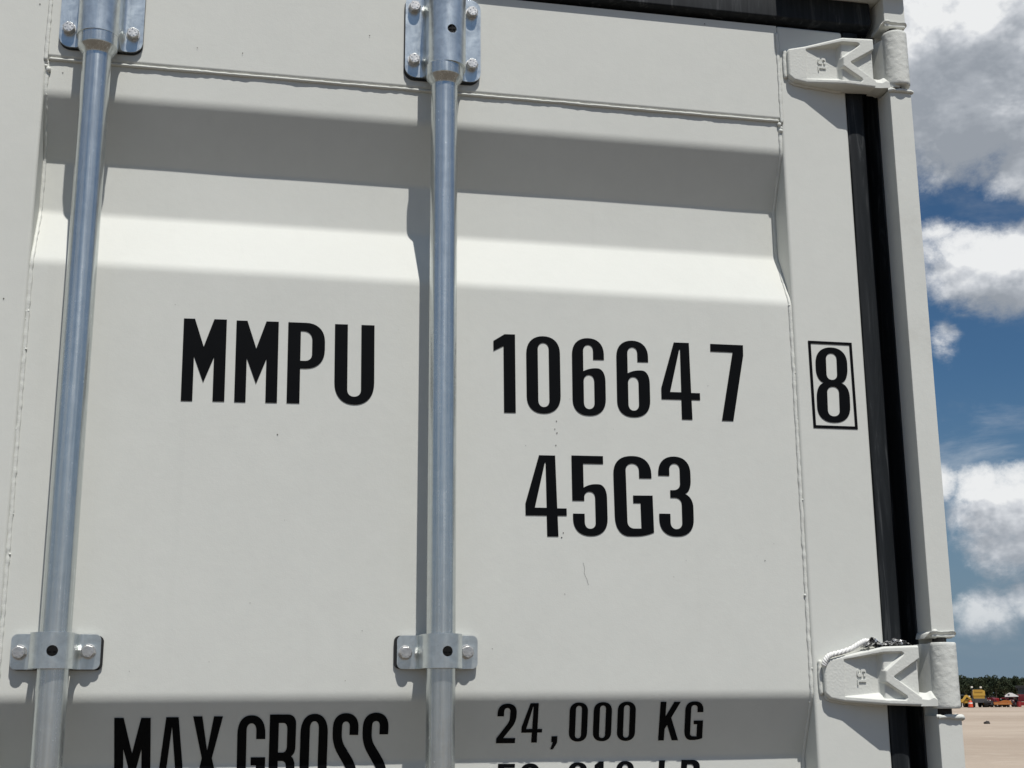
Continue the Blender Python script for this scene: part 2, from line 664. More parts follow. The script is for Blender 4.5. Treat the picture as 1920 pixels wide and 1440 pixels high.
def panel_profile():
    pts = [(PANEL_Z1, PY)]
    raw = [(PANEL_Z1, PY, 0)] + bends + [(PANEL_Z0, PY, 0)]
    for i in range(1, len(raw) - 1):
        p0, p1, p2 = (Vector(raw[i - 1][:2]), Vector(raw[i][:2]), Vector(raw[i + 1][:2]))
        r = raw[i][2]
        d0 = (p0 - p1).normalized()
        d1 = (p2 - p1).normalized()
        ang = d0.angle(d1)
        tl = r / math.tan(ang / 2)
        a, b = p1 + d0 * tl, p1 + d1 * tl
        n = 8
        pts.append(tuple(a + d0 * 0.0025))
        for k in range(n + 1):
            u = k / n
            pts.append(tuple(a * (1 - u) ** 2 + p1 * (2 * u * (1 - u)) + b * u * u))
        pts.append(tuple(b + d1 * 0.0025))
    pts.append((PANEL_Z0, PY))
    # fill the long flats
    out = [pts[0]]
    for p in pts[1:]:
        q = out[-1]
        n = int(abs(p[0] - q[0]) / 0.05)
        for k in range(1, n + 1):
            u = k / (n + 1)
            out.append((q[0] + (p[0] - q[0]) * u, q[1] + (p[1] - q[1]) * u))
        out.append(p)
    return out


PROF = panel_profile()
PZ = np.array([p[0] for p in PROF])[::-1]
PYY = np.array([p[1] for p in PROF])[::-1]


def panel_y(x, zz):
    """front surface of the pressed door sheet"""
    y = float(np.interp(zz, PZ, PYY))
    edge = min(1.0, max(0.0, min(x - PANEL_X0, PANEL_X1 - x) / 0.08))
    y += edge * (0.0007 * noise.noise(Vector((x * 3.1, 0.3, zz * 2.6))) + 0.0004 * noise.noise(Vector((x * 9.0, 1.3, zz * 8.0))))
    return y


def door_sheet(name, x0, x1, xoff, parent):
    bm = bmesh.new()
    nx = 48
    rows = []
    for zz, _ in PROF:
        f_ = [bm.verts.new((x0 + (x1 - x0) * k / nx, panel_y(x0 - xoff + (x1 - x0) * k / nx, zz), zz)) for k in range(nx + 1)]
        b_ = [bm.verts.new((v.co.x, v.co.y + 0.0022, zz)) for v in f_]
        rows.append(f_ + b_[::-1])
    n = 2 * nx + 2
    for A, B in zip(rows[:-1], rows[1:]):
        for k in range(n):
            j = (k + 1) % n
            bm.faces.new((A[k], B[k], B[j], A[j]))
    bm.faces.new(rows[0])
    bm.faces.new(rows[-1])
    return mesh_obj(name, bm, PAINT, parent, smooth=True, angle=50)


def door_frame(parent, x0, x1, px0, px1, mirror=False):
    """stiles and rails of pressed box section; front faces on y = 0"""
    for a, b in ((x0, px0), (px1, x1)):
        bm = bmesh.new()
        add_box(bm, a, b, 0.0, 0.05, 0.10, DOOR_TOP, 0.004, 3)
        mesh_obj('stile', bm, PAINT, parent, smooth=True, angle=35)
    bm = bmesh.new()
    pts = [(0.05, DOOR_TOP - 0.001), (0.0005, DOOR_TOP - 0.001)]
    for k in range(7):
        a = RAD(90 * k / 6)
        pts.append((0.0055 - 0.005 * math.cos(a), SEAM_Z + 0.0062 - 0.005 * math.sin(a)))
    pts.append((0.05, SEAM_Z + 0.0012))
    add_prism(bm, pts, 'x', px0 + 0.0003, px1 - 0.0003)
    mesh_obj('top_rail', bm, PAINT, parent, smooth=True, angle=40)
    bm = bmesh.new()
    add_box(bm, px0 + 0.0003, px1 - 0.0003, 0.0005, 0.05, 0.10, PANEL_Z0 + 0.01, 0.004, 3)
    mesh_obj('bottom_rail', bm, PAINT, parent, smooth=True, angle=35)


door = door_sheet('door', PANEL_X0, PANEL_X1, 0.0, container)
door['label'] = 'right-hand door leaf of corrugated light grey sheet carrying the black container numbers'
# rounded top right corner of the door: stile with a clipped corner
door_frame(door, STILE_L0, STILE_R1, PANEL_X0, PANEL_X1)
# left-hand leaf, mostly beyond the frame
LX = 2 * CX
ldoor = door_sheet('door', LX - PANEL_X1, LX - PANEL_X0, LX - PANEL_X1 - PANEL_X0, container)
door_frame(ldoor, LX - STILE_R1, LX - STILE_L0, LX - PANEL_X1, LX - PANEL_X0)

# weld beads between sheet and frame
bm = bmesh.new()
path = []
for i in range(0, 330):
    xx = PANEL_X0 + 0.002 + (PANEL_X1 - PANEL_X0 - 0.004) * i / 329
    path.append((xx, PY - 0.0012 + 0.0006 * noise.noise(Vector((xx * 30, 0, 0))), SEAM_Z + 0.0006 * noise.noise(Vector((xx * 24, 5, 0)))))
add_tube(bm, path, 0.0026, 8, 0.24, 150.0, (0.75, 1.0))
mesh_obj('weld_seam', bm, WELD, door, smooth=True)
for sx, side in ((PANEL_X0, -1), (PANEL_X1, 1)):
    bm = bmesh.new()
    zs = np.arange(PANEL_Z1 + (0.0), 1.40, -0.0028)
    path = [(sx - side * 0.0016 + 0.0005 * noise.noise(Vector((0, zz * 60, side))), panel_y(sx, zz) - 0.0004, zz) for zz in zs]
    add_tube(bm, path, 0.0022, 8, 0.32, 130.0, (1.1, 0.75), seed=side * 3.3)
    # spatter and lumps where the runs meet
    rs = random.Random(5 + side)
    for k in range(26):
        zz = rs.uniform(1.62, 2.45) if k > 2 else SEAM_Z - 0.005 - 0.0045 * k
        xx = sx - side * (0.0012 + rs.uniform(-0.002, 0.0025))
        rr = rs.uniform(0.0009, 0.0016) if k > 2 else rs.uniform(0.0022, 0.0032)
        mt_ = Matrix.Translation((xx, panel_y(sx, zz) - rr * 0.6, zz)) @ Matrix.Diagonal((rr, rr, rr * rs.uniform(0.8, 1.5), 1))
        bmesh.ops.create_icosphere(bm, subdivisions=2, radius=1.0, matrix=mt_)
    mesh_obj('weld_seam', bm, WELD, door, smooth=True)
    # short vertical run above the seam, beside the top rail
    bm = bmesh.new()
    add_tube(bm, [(sx + side * 0.0002, -0.0002, zz) for zz in np.arange(SEAM_Z - 0.004, DOOR_TOP - 0.01, 0.0028)], 0.0025, 8, 0.35, 150.0, (0.95, 0.40), seed=side)
    mesh_obj('weld_seam', bm, WELD, door, smooth=True)

# ------------------------------------------------------------------ lettering
GL = {
    'M': (53, [[(0, 0), (13.6, 0), (25.5, 34), (37.5, 0), (53, 0), (53, 100), (38.5, 100), (38.5, 46.5), (26.3, 77.5), (14, 46), (14, 100), (0, 100)]]),
    'm': (49, [[(0, 0), (12.6, 0), (24.0, 41), (36.2, 0), (49, 0), (49, 100), (36.8, 100), (36.8, 36), (24.6, 76), (12.2, 36), (12.2, 100), (0, 100)]]),
    'P': (45.8, [[(0, 0), (45.8, 0, 19), (45.8, 57, 19), (15.7, 57), (15.7, 100), (0, 100)], [(15.7, 10.5), (30, 10.5, 9), (30, 47.5, 7), (15.7, 47.5)]]),
    'U': (49.4, [[(0, 0), (16, 0), (16, 90, 7), (33, 90, 7), (33, 0), (49.4, 0), (49.4, 100, 22), (0, 100, 22)]]),
    '1': (28, [[(14.5, 0), (28, 0), (28, 100), (13, 100), (13, 15.2), (0, 22), (0, 9)]]),
    '0': (44, [[(0, 0, 18), (44, 0, 18), (44, 100, 18), (0, 100, 18)], [(15, 8.8, 7), (29.3, 8.8, 7), (29.3, 91.6, 7), (15, 91.6, 7)]]),
    '6': (44, [[(42.5, 28), (42.5, 0, 17), (0, 0, 17), (0, 100, 17), (44, 100, 17), (44, 39, 14), (22, 39, 7), (14.8, 43), (14.8, 8.8, 6.8), (28, 8.8, 6.5), (28, 28)],
                [(15, 47.8, 7), (29, 47.8, 7), (29, 91.6, 7), (15, 91.6, 7)]]),
    '9': (44, [[(1.5, 72), (1.5, 100, 17), (44, 100, 17), (44, 0, 17), (0, 0, 17), (0, 61, 14), (22, 61, 7), (29.2, 57), (29.2, 91.2, 6.8), (16, 91.2, 6.5), (16, 72)],
                [(15, 8.4, 7), (29, 8.4, 7), (29, 52.2, 7), (15, 52.2, 7)]]),
    '4': (50.5, [[(18, 0), (38, 0), (39, 65.5), (50.5, 65.5), (50.5, 74.5), (39.2, 74.5), (39.6, 100), (25.8, 100), (25.8, 74.5), (0, 74.5), (0, 60)],
                  [(25, 9), (26, 9), (26, 65), (11.5, 65)]]),
    '7': (43, [[(0, 0), (43, 0), (43, 14), (28.5, 100), (13.5, 100), (29, 10), (0, 10)]]),
    '5': (43.5, [[(0, 0), (39.7, 0), (39.7, 10), (14.5, 10), (14.5, 40), (22, 35.5, 6), (43.5, 35.5, 14), (43.5, 100, 17), (0.5, 100, 17), (0.5, 72.5), (15, 72.5),
                   (15, 91, 6.5), (28.5, 91, 6.5), (28.5, 45, 6.5), (15, 45, 6), (15, 56.5), (0, 56.5)]]),
    'G': (48, [[(47.5, 28), (47.5, 0, 18), (0, 0, 18), (0, 100, 20), (36, 100, 8), (48, 95.5), (48, 49.5), (23.5, 49.5), (23.5, 59), (32.5, 59), (32.5, 90.5),
                 (15.5, 90.5, 7), (15.5, 9.5, 7), (32, 9.5, 7), (32, 28)]]),
    '3': (44.5, [[(0, 24.5), (0, 0, 17), (42, 0, 17), (42, 44, 11), (34, 47), (44.5, 50.5, 11), (44.5, 100, 17), (0, 100, 17), (0, 72), (14.5, 72), (14.5, 91, 7),
                   (29.5, 91, 7), (29.5, 52, 7), (15, 52), (15, 42.5), (28, 42.5, 7), (28, 9, 6.5), (14.5, 9, 6.5), (14.5, 24.5)]]),
    '8': (43.6, [[(0, 0, 17), (42, 0, 17), (42, 44.5, 13), (33, 47.5), (43.6, 50.5, 13), (43.6, 100, 17), (0, 100, 17), (0, 50.5, 13), (10, 47.5), (0, 44.5, 13)],
                  [(14, 8, 6.5), (28, 8, 6.5), (28, 43.5, 6.5), (14, 43.5, 6.5)], [(14, 52.5, 6.5), (29.5, 52.5, 6.5), (29.5, 91.7, 6.5), (14, 91.7, 6.5)]]),
    'A': (42.5, [[(15.7, 0), (32.5, 0), (42.5, 100), (32, 100), (30, 80), (13.2, 80), (10.8, 100), (0, 100)], [(23.6, 11), (29, 69.5), (14.8, 69.5)]]),
    'X': (42, [[(0, 0), (12.6, 0), (20.2, 40), (28.6, 0), (41, 0), (27, 49), (42, 100), (29.5, 100), (20.5, 63), (12, 100), (-0.5, 100), (13, 49)]]),
    'R': (35, [[(0, 0), (35, 0, 9), (35, 47, 7), (29.5, 49.5), (34.5, 52.5, 7), (34.5, 100), (22.8, 100), (22.8, 55, 5), (12, 55), (12, 100), (0, 100)],
                [(12, 10, 0.1), (23.5, 10, 6), (23.5, 45, 6), (12, 45, 0.1)]]),
    'S': (33.5, [[(33.5, 26), (33.5, 0, 14), (0, 0, 14), (0, 37, 10), (21.5, 70, 6), (21.5, 91, 5), (11.5, 91, 5), (11.5, 71), (0, 71), (0, 100, 14), (33.5, 100, 14),
                   (33.5, 64, 10), (12, 33, 6), (12, 10, 5), (22, 10, 5), (22, 26)]]),
    '2': (44, [[(0, 32), (0, 0, 19), (44, 0, 19), (44, 46, 12), (16, 87), (44, 87), (44, 100), (0, 100), (0, 88), (29, 44, 8), (29, 11, 7), (15, 11, 7), (15, 32)]]),
    ',': (17, [[(2, 0), (17, 0), (17, 50, 6), (7, 100), (0, 100), (6, 45), (2, 45)]]),
    'K': (50, [[(0, 0), (14.5, 0), (14.5, 38), (34, 0), (50, 0), (29, 41), (50, 100), (34, 100), (20, 60), (14.5, 70), (14.5, 100), (0, 100)]]),
    'L': (38, [[(0, 0), (15, 0), (15, 88), (38, 88), (38, 100), (0, 100)]]),
    'B': (45, [[(0, 0), (44, 0, 15), (44, 46, 9), (38, 49), (45, 53, 9), (45, 100, 15), (0, 100)], [(14, 11, 0.1), (29.5, 11, 7), (29.5, 43, 7), (14, 43, 0.1)],
                [(14, 55, 0.1), (30, 55, 7), (30, 89, 7), (14, 89, 0.1)]]),
    'box': (100, [[(0, 0), (100, 0), (100, 100), (0, 100)], [(6.2, 3.2), (93.8, 3.2), (93.8, 96.8), (6.2, 96.8)]]),
}


def rounded(poly, seg=9):
    out = []
    n = len(poly)
    for i, p in enumerate(poly):
        if len(p) == 2:
            out.append(Vector((p[0], p[1])))
            continue
        c = Vector(p[:2])
        a = Vector(poly[i - 1][:2])
        b = Vector(poly[(i + 1) % n][:2])
        ra = min(p[2] * 1.25, (a - c).length * 0.5 if len(poly[i - 1]) > 2 else (a - c).length)
        rb = min(p[2] * 1.25, (b - c).length * 0.5 if len(poly[(i + 1) % n]) > 2 else (b - c).length)
        # an ellipse-like corner: reaches further along the longer side
        p0 = c + (a - c).normalized() * ra
        p3 = c + (b - c).normalized() * rb
        p1 = p0.lerp(c, 0.62)
        p2 = p3.lerp(c, 0.62)
        for k in range(seg + 1):
            u = k / seg
            out.append(p0 * (1 - u) ** 3 + p1 * 3 * u * (1 - u) ** 2 + p2 * 3 * u * u * (1 - u) + p3 * u ** 3)
    # drop doubles
    res = []
    for q in out:
        if not res or (q - res[-1]).length > 1e-4:
            res.append(q)
    return res


def glyph_tris(ch):
    wdt, loops = GL[ch]
    lp = [[Vector((q.x / wdt, q.y / 100.0, 0)) for q in rounded(l)] for l in loops]
    return lp, tessellate_polygon(lp)


def sticker(name, ch, x, zz, ux, uz, vx, vz, surf, parent, label, lift=0.0006):
    lp, tris = glyph_tris(ch)
    flat = [p for l in lp for p in l]
    bm = bmesh.new()
    vsx = [bm.verts.new((x + p.x * ux + p.y * vx, 0.0, zz + p.x * uz + p.y * vz)) for p in flat]
    for t in tris:
        try:
            bm.faces.new([vsx[i] for i in t])
        except ValueError:
            pass
    zmin = min(v.co.z for v in bm.verts)
    zmax = max(v.co.z for v in bm.verts)
    cuts = [q for q, _ in PROF if zmin < q < zmax] if surf is panel_y else []
    for q in cuts:
        bmesh.ops.bisect_plane(bm, geom=bm.verts[:] + bm.edges[:] + bm.faces[:], plane_co=(0, 0, q), plane_no=(0, 0, 1))
    for v in bm.verts:
        v.co.y = surf(v.co.x, v.co.z) - lift
    bm.normal_update()
    for f in bm.faces:
        if f.normal.y > 0:
            f.normal_flip()
    o = mesh_obj(name, bm, INK, parent, recalc=False)
    if label:
        o['label'] = label
    return o


FLAT = [('M', -0.0699, 2.141, 0.04969, 0.00105, 0.00118, -0.09993), ('M', -0.00884, 2.14154, 0.04959, 0.00103, 0.00113, -0.0996), ('P', 0.0521, 2.14268, 0.04404, 0.00064, 0.00098, -0.09958), ('U', 0.10786, 2.14319, 0.04774, 0.00076, 0.00123, -0.09945), ('1', 0.30285, 2.14071, 0.02746, 0.00061, 0.00036, -0.09955), ('0', 0.34435, 2.14016, 0.0431, 0.0014, 0.00022, -0.09872), ('6', 0.40299, 2.14066, 0.04284, 0.00116, -0.00037, -0.09963), ('6', 0.46066, 2.14041, 0.04322, 0.00095, -0.0007, -0.09898), ('4', 0.51871, 2.14104, 0.05128, 0.00078, -0.00063, -0.10007), ('7', 0.58608, 2.14186, 0.0445, 0.0003, -0.00267, -0.10026), ('4', 0.34093, 1.9897, 0.05127, 0.00053, 0.00128, -0.09911), ('5', 0.40004, 1.9909, 0.04407, 0.0004, 0.00047, -0.09882), ('G', 0.45281, 1.9921, 0.04948, 0.00091, 0.00103, -0.09946), ('3', 0.51095, 1.99347, 0.04463, 0.0004, -0.00063, -0.09979)]
STILE = [('8', 0.72817, 2.1436, 0.04597, 0.00079, -0.00246, -0.10013), ('box', 0.71876, 2.15167, 0.0614, 0.00012, 0.00068, -0.11569)]
GROSS = [('m', -0.12238, 1.6827, 0.03898, -0.00038, 0.00166, -0.07912), ('A', -0.07926, 1.68305, 0.03398, -0.00028, 0.002, -0.07958), ('X', -0.03764, 1.68361, 0.03344, -0.00027, 0.00124, -0.08002), ('G', 0.01105, 1.6843, 0.03147, -0.00022, 0.00198, -0.08055), ('R', 0.04681, 1.68492, 0.02951, -0.00018, 0.00175, -0.08093), ('0', 0.08142, 1.68538, 0.03092, -0.0002, 0.0019, -0.0813), ('S', 0.11786, 1.68583, 0.0293, -0.00017, 0.00168, -0.08168), ('S', 0.15198, 1.68612, 0.02957, -0.00017, 0.00182, -0.08205)]
MASS = [('2', 0.30827, 1.69513, 0.02281, -9e-05, 0.00138, -0.04536), ('4', 0.33809, 1.69532, 0.02499, 8e-05, 0.00118, -0.04533), (',', 0.37508, 1.65708, 0.00812, 9e-05, 0.00075, -0.01529), ('0', 0.39454, 1.69591, 0.0223, -8e-05, 0.00297, -0.04528), ('0', 0.42379, 1.69611, 0.02247, -8e-05, 0.00319, -0.04545), ('0', 0.45324, 1.6965, 0.02243, -7e-05, 0.00343, -0.04581), ('K', 0.50607, 1.69598, 0.02525, -0.0001, 0.00227, -0.04532), ('G', 0.53741, 1.69618, 0.02309, 0.00012, 0.00355, -0.04551), ('5', 0.31397, 1.62618, 0.0223, -0.00027, -0.00254, -0.04404), ('2', 0.34125, 1.62633, 0.02325, -0.00029, -0.00314, -0.04437), (',', 0.37657, 1.5887, 0.00807, 1e-05, -0.0012, -0.015), ('9', 0.39967, 1.6266, 0.02299, -0.00028, -0.00296, -0.0449), ('1', 0.43169, 1.62708, 0.01127, -4e-05, -0.00238, -0.04529), ('0', 0.45856, 1.62727, 0.02229, -0.00026, -0.0032, -0.04562), ('L', 0.51201, 1.62726, 0.01902, -0.00019, -0.00442, -0.04572), ('B', 0.54028, 1.62743, 0.02443, -0.0003, -0.00464, -0.04569)]
SPOKEN = {'m': 'M', ',': 'comma'}
seen_at = {}
for i, (ch, *q) in enumerate(FLAT):
    row = 'large owner code' if i < 4 else ('large serial number' if i < 10 else 'size and type code below the serial number')
    nm = 'letter' if ch.isalpha() else 'digit'
    sticker(nm, ch, *q, panel_y, door, 'black %s %s of the %s' % (nm, ch, row))
flat_y = lambda x, z_: 0.0
sticker('digit', '8', *STILE[0][1:], flat_y, door, 'black check digit 8 inside its box')
sticker('digit_box', 'box', *STILE[1][1:], flat_y, door, 'thin black rectangle round the check digit')
for ch, x, zz, ux, uz, vx, vz in GROSS:
    k = 0.094 / -vz
    sticker('letter', ch, x, zz, ux, uz, vx * k, -0.094, panel_y, door, 'tall black letter %s of the words MAX GROSS' % {'m': 'M', '0': 'O'}.get(ch, ch))
for i, (ch, *q) in enumerate(MASS):
    nm = 'letter' if ch.isalpha() else ('comma' if ch == ',' else 'digit')
    sticker(nm, ch, *q, panel_y, door, 'small black %s of the %s line' % (nm if ch == ',' else nm + ' ' + ch, 'kilogram' if i < 8 else 'pound'))

# grit and a hairline scratch left on the paint
GRIT = plain('grit', (0.05, 0.045, 0.04), 0.9)
bm = bmesh.new()
rg = random.Random(21)


def speck(bm, x, zz, rr, y):
    n = 7
    bm.faces.new([bm.verts.new((x + math.cos(6.283 * k / n) * rr * rg.uniform(0.6, 1.2), y, zz + math.sin(6.283 * k / n) * rr * rg.uniform(0.6, 1.3))) for k in range(n)])


for x, zz in ((-0.2276, 2.4421), (0.3818, 2.0331), (0.3796, 2.023), (0.3822, 2.0184), (0.3807, 2.003), (0.3884, 1.8956), (0.3864, 1.8898), (0.646, 1.866), (0.0437, 2.0048)):
    speck(bm, x, zz, 0.0008, panel_y(x, zz) - 0.0005)
for k in range(22):
    x, zz = rg.uniform(PANEL_X0 + 0.02, PANEL_X1 - 0.02), rg.uniform(1.72, 2.19)
    speck(bm, x, zz, rg.uniform(0.00025, 0.0005), panel_y(x, zz) - 0.0005)
for x, zz in ((-0.2725, 2.1529), (-0.0709, 2.4889), (-0.0157, 2.4872), (-0.2598, 2.5283), (0.5958, 2.5913), (0.1421, 2.5274)):
    speck(bm, x, zz, 0.0009, -0.0005)
hl = [(0.4124, 1.86), (0.4143, 1.853), (0.4135, 1.8472), (0.4167, 1.8402), (0.4186, 1.8332)]
for (xa, za), (xb, zb) in zip(hl[:-1], hl[1:]):
    bm.faces.new([bm.verts.new((x, panel_y(x, zz) - 0.0005, zz)) for x, zz in ((xa, za), (xa + 0.00028, za), (xb + 0.00028, zb), (xb, zb))])
bm.normal_update()
o = mesh_obj('grit_specks', bm, GRIT, door, recalc=False)
o['kind'] = 'stuff'

# ------------------------------------------------------------------ locking bars
ROD_Y, ROD_R = -0.0355, 0.01655
RODS = (-0.1845, 0.2338)
for i, rx in enumerate(RODS + (2 * CX - RODS[0], 2 * CX - RODS[1])):
    bm = bmesh.new()
    add_lathe(bm, [(0.02, ROD_R), (1.0, ROD_R), (2.10, ROD_R), (2.4505, ROD_R)], 'z', (rx, ROD_Y, 0), 48)
    rod = mesh_obj('locking_bar', bm, ZINC_ROD, container, smooth=True, angle=50)
    if i < 2:
        rod['label'] = 'galvanised vertical locking bar, %s' % ('beside the owner code on the left' if i == 0 else 'between the owner code and the serial number')
    # forged collar under the upper guide
    bm = bmesh.new()
    add_lathe(bm, [(2.4485, ROD_R + 0.0003), (2.4505, ROD_R + 0.0008), (2.4535, 0.0196), (2.4580, 0.0226), (2.4605, 0.0233), (2.4735, 0.0233), (2.4745, 0.0226), (2.4750, 0.0180), (2.70, 0.0180)],
              'z', (rx, ROD_Y, 0), 48)
    mesh_obj('collar', bm, ZINC_ROD, rod, smooth=True, angle=28)

# ---- saddle guides
def saddle_mesh(name, half_w, z0, z1, r_in, th, corner, hole_z, yp):
    """plate with a half-round hump over the bar; x=0 is the bar axis, y measured from the door (negative outwards)"""
    cy = ROD_Y
    ro = r_in + th
    pts = []
    fil = 0.006
    # outer outline from left flange over the hump to the right flange
    outer = [(-half_w, yp)]
    xs_ = ro + fil * 0.75
    for k in range(7):      # concave fillet
        a = RAD(90 * k / 6)
        outer.append((-(ro + fil) + fil * math.sin(a), yp - fil + fil * math.cos(a)))
    n = 26
    for k in range(n + 1):
        a = math.pi - math.pi * k / n
        outer.append((ro * math.cos(a), cy - ro * math.sin(a)))
    for k in range(7):
        a = RAD(90 * (6 - k) / 6)
        outer.append(((ro + fil) - fil * math.sin(a), yp - fil + fil * math.cos(a)))
    outer.append((half_w, yp))
    inner = [(half_w, yp + th)]
    inner.append((r_in, yp + th))
    for k in range(n + 1):
        a = math.pi * k / n
        inner.append((r_in * math.cos(a), cy - r_in * math.sin(a)))
    inner.append((-r_in, yp + th))
    inner.append((-half_w, yp + th))
    bm = bmesh.new()
    add_prism(bm, outer + inner, 'z', z0 - 0.002, z1 + 0.002)

    def mods(o):
        b2 = bmesh.new()
        add_prism(b2, round_rect(-half_w + 0.0001, half_w - 0.0001, z0, z1, corner), 'y', -0.2, 0.05)
        c1 = tmp_object(b2)
        add_bool(o, c1, 'INTERSECT')
        b3 = bmesh.new()
        add_lathe(b3, [(-0.2, 0.0058), (cy - r_in * 0.5, 0.0058)], 'y', (0.003, 0, hole_z), 24)
        c2 = tmp_object(b3)
        add_bool(o, c2, 'DIFFERENCE')
        add_bevel(o, 0.0011, 2, 50)
        return [c1, c2]
    me = evaluated(bm, mods, name)
    me.materials.clear()
    me.materials.append(ZINC_PLATE)
    weight_normals(me, 36)
    return me


def bolt_mesh():
    bm = bmesh.new()
    r = 0.0076
    rings = [(-0.0, r), (-0.0062, r), (-0.0074, r * 0.90), (-0.0076, r * 0.86)]
    rows = add_lathe(bm, rings, 'y', (0, 0, 0), 6)
    # round chamfer on the head: a shallow dome with forged strokes
    add_lathe(bm, [(-0.0076, r * 0.83), (-0.0079, r * 0.78), (-0.0080, r * 0.05)], 'y', (0, 0, 0), 18)
    add_lathe(bm, [(0.0004, 0.0082), (-0.0006, 0.0082), (-0.0008, 0.0078)], 'y', (0, 0, 0), 24)
    for a, rr in ((20, 0.55), (75, 0.45), (130, 0.6), (200, 0.5), (265, 0.55), (320, 0.48)):
        x, z_ = math.cos(RAD(a)) * r * rr, math.sin(RAD(a)) * r * rr
        add_box(bm, x - 0.0009, x + 0.0009, -0.0084, -0.0078, z_ - 0.0004, z_ + 0.0005)
    bmesh.ops.recalc_face_normals(bm, faces=bm.faces)
    me = bpy.data.meshes.new('bolt')
    bm.to_mesh(me)
    bm.free()
    me.materials.append(ZINC_BOLT)
    weight_normals(me, 30)
    return me


BOLT = bolt_mesh()
UP = saddle_mesh('bar_bracket', 0.0492, 2.4730, 2.5890, 0.0205, 0.0036, 0.0135, 2.5165, -0.0050)
LOW = saddle_mesh('bar_guide', 0.0472, 1.7345, 1.7725, 0.0195, 0.0036, 0.0065, 1.7528, -0.0022)
rs = random.Random(3)


def place_bracket(me, name, rx, bolts, zc, pad_rect, pad_off, label, yp, ysurf, shift):
    rx += shift
    o = link_mesh(name, me, container, loc=(rx + 0.0012, 0, 0))
    o['label'] = label
    bm = bmesh.new()
    x0, x1, z0, z1, r = pad_rect
    add_prism(bm, round_rect(x0, x1, z0, z1, r), 'y', yp + 0.0034, ysurf)
    mesh_obj('rubber_pad', bm, PAD, o, loc=(rx + pad_off[0], 0, pad_off[1]))
    for bx, bz in bolts:
        b = link_mesh('bolt', BOLT, o, loc=(rx + bx, yp - 0.0004, bz))
        b.rotation_euler = (0, RAD(rs.uniform(0, 60)), 0)
    # plug with a cross slot in the grease hole
    bm = bmesh.new()
    yy = ROD_Y - 0.0225
    add_lathe(bm, [(yy + 0.004, 0.0054), (yy, 0.0054)], 'y', (0, 0, 0), 20)
    add_box(bm, -0.0042, 0.0042, yy - 0.0007, yy + 0.001, -0.0006, 0.0006)
    add_box(bm, -0.0006, 0.0006, yy - 0.0008, yy + 0.001, -0.0042, 0.0042)
    mesh_obj('plug', bm, PLUG, o, loc=(rx + 0.0042, 0, zc))
    return o


for rx, off, words in ((RODS[0], (0.0012, -0.0022), 'left'), (RODS[1], (-0.0004, -0.0030), 'middle')):
    place_bracket(UP, 'bar_bracket', rx, [(-0.0365, 2.4957), (0.0385, 2.4957), (-0.0365, 2.5695), (0.0385, 2.5695)], 2.5165,
                  (-0.0485, 0.0495, 2.4735, 2.589, 0.0135), off, 'tall galvanised bracket with bolts at the top of the %s locking bar' % words, -0.0050, 0.0012, -0.0018 if words == 'left' else 0.0015)
for rx, off, words in ((RODS[0], (0.0022, -0.0010), 'left'), (RODS[1], (-0.0022, 0.0002), 'middle')):
    place_bracket(LOW, 'bar_guide', rx, [(-0.0365, 1.7528), (0.0355, 1.7538)], 1.7528,
                  (-0.0468, 0.0486, 1.7348, 1.7722, 0.0065), off, 'short galvanised guide with two bolts low on the %s locking bar' % words, -0.0022, 0.0050, -0.0038 if words == 'left' else 0.0)

# ------------------------------------------------------------------ end frame: posts, header, castings, gaskets
def post_x(x, side):
    return x if side > 0 else 2 * CX - x


def fbox(bm, side, x0, x1, *rest, **kw):
    a, b = post_x(x0, side), post_x(x1, side)
    add_box(bm, min(a, b), max(a, b), *rest, **kw)


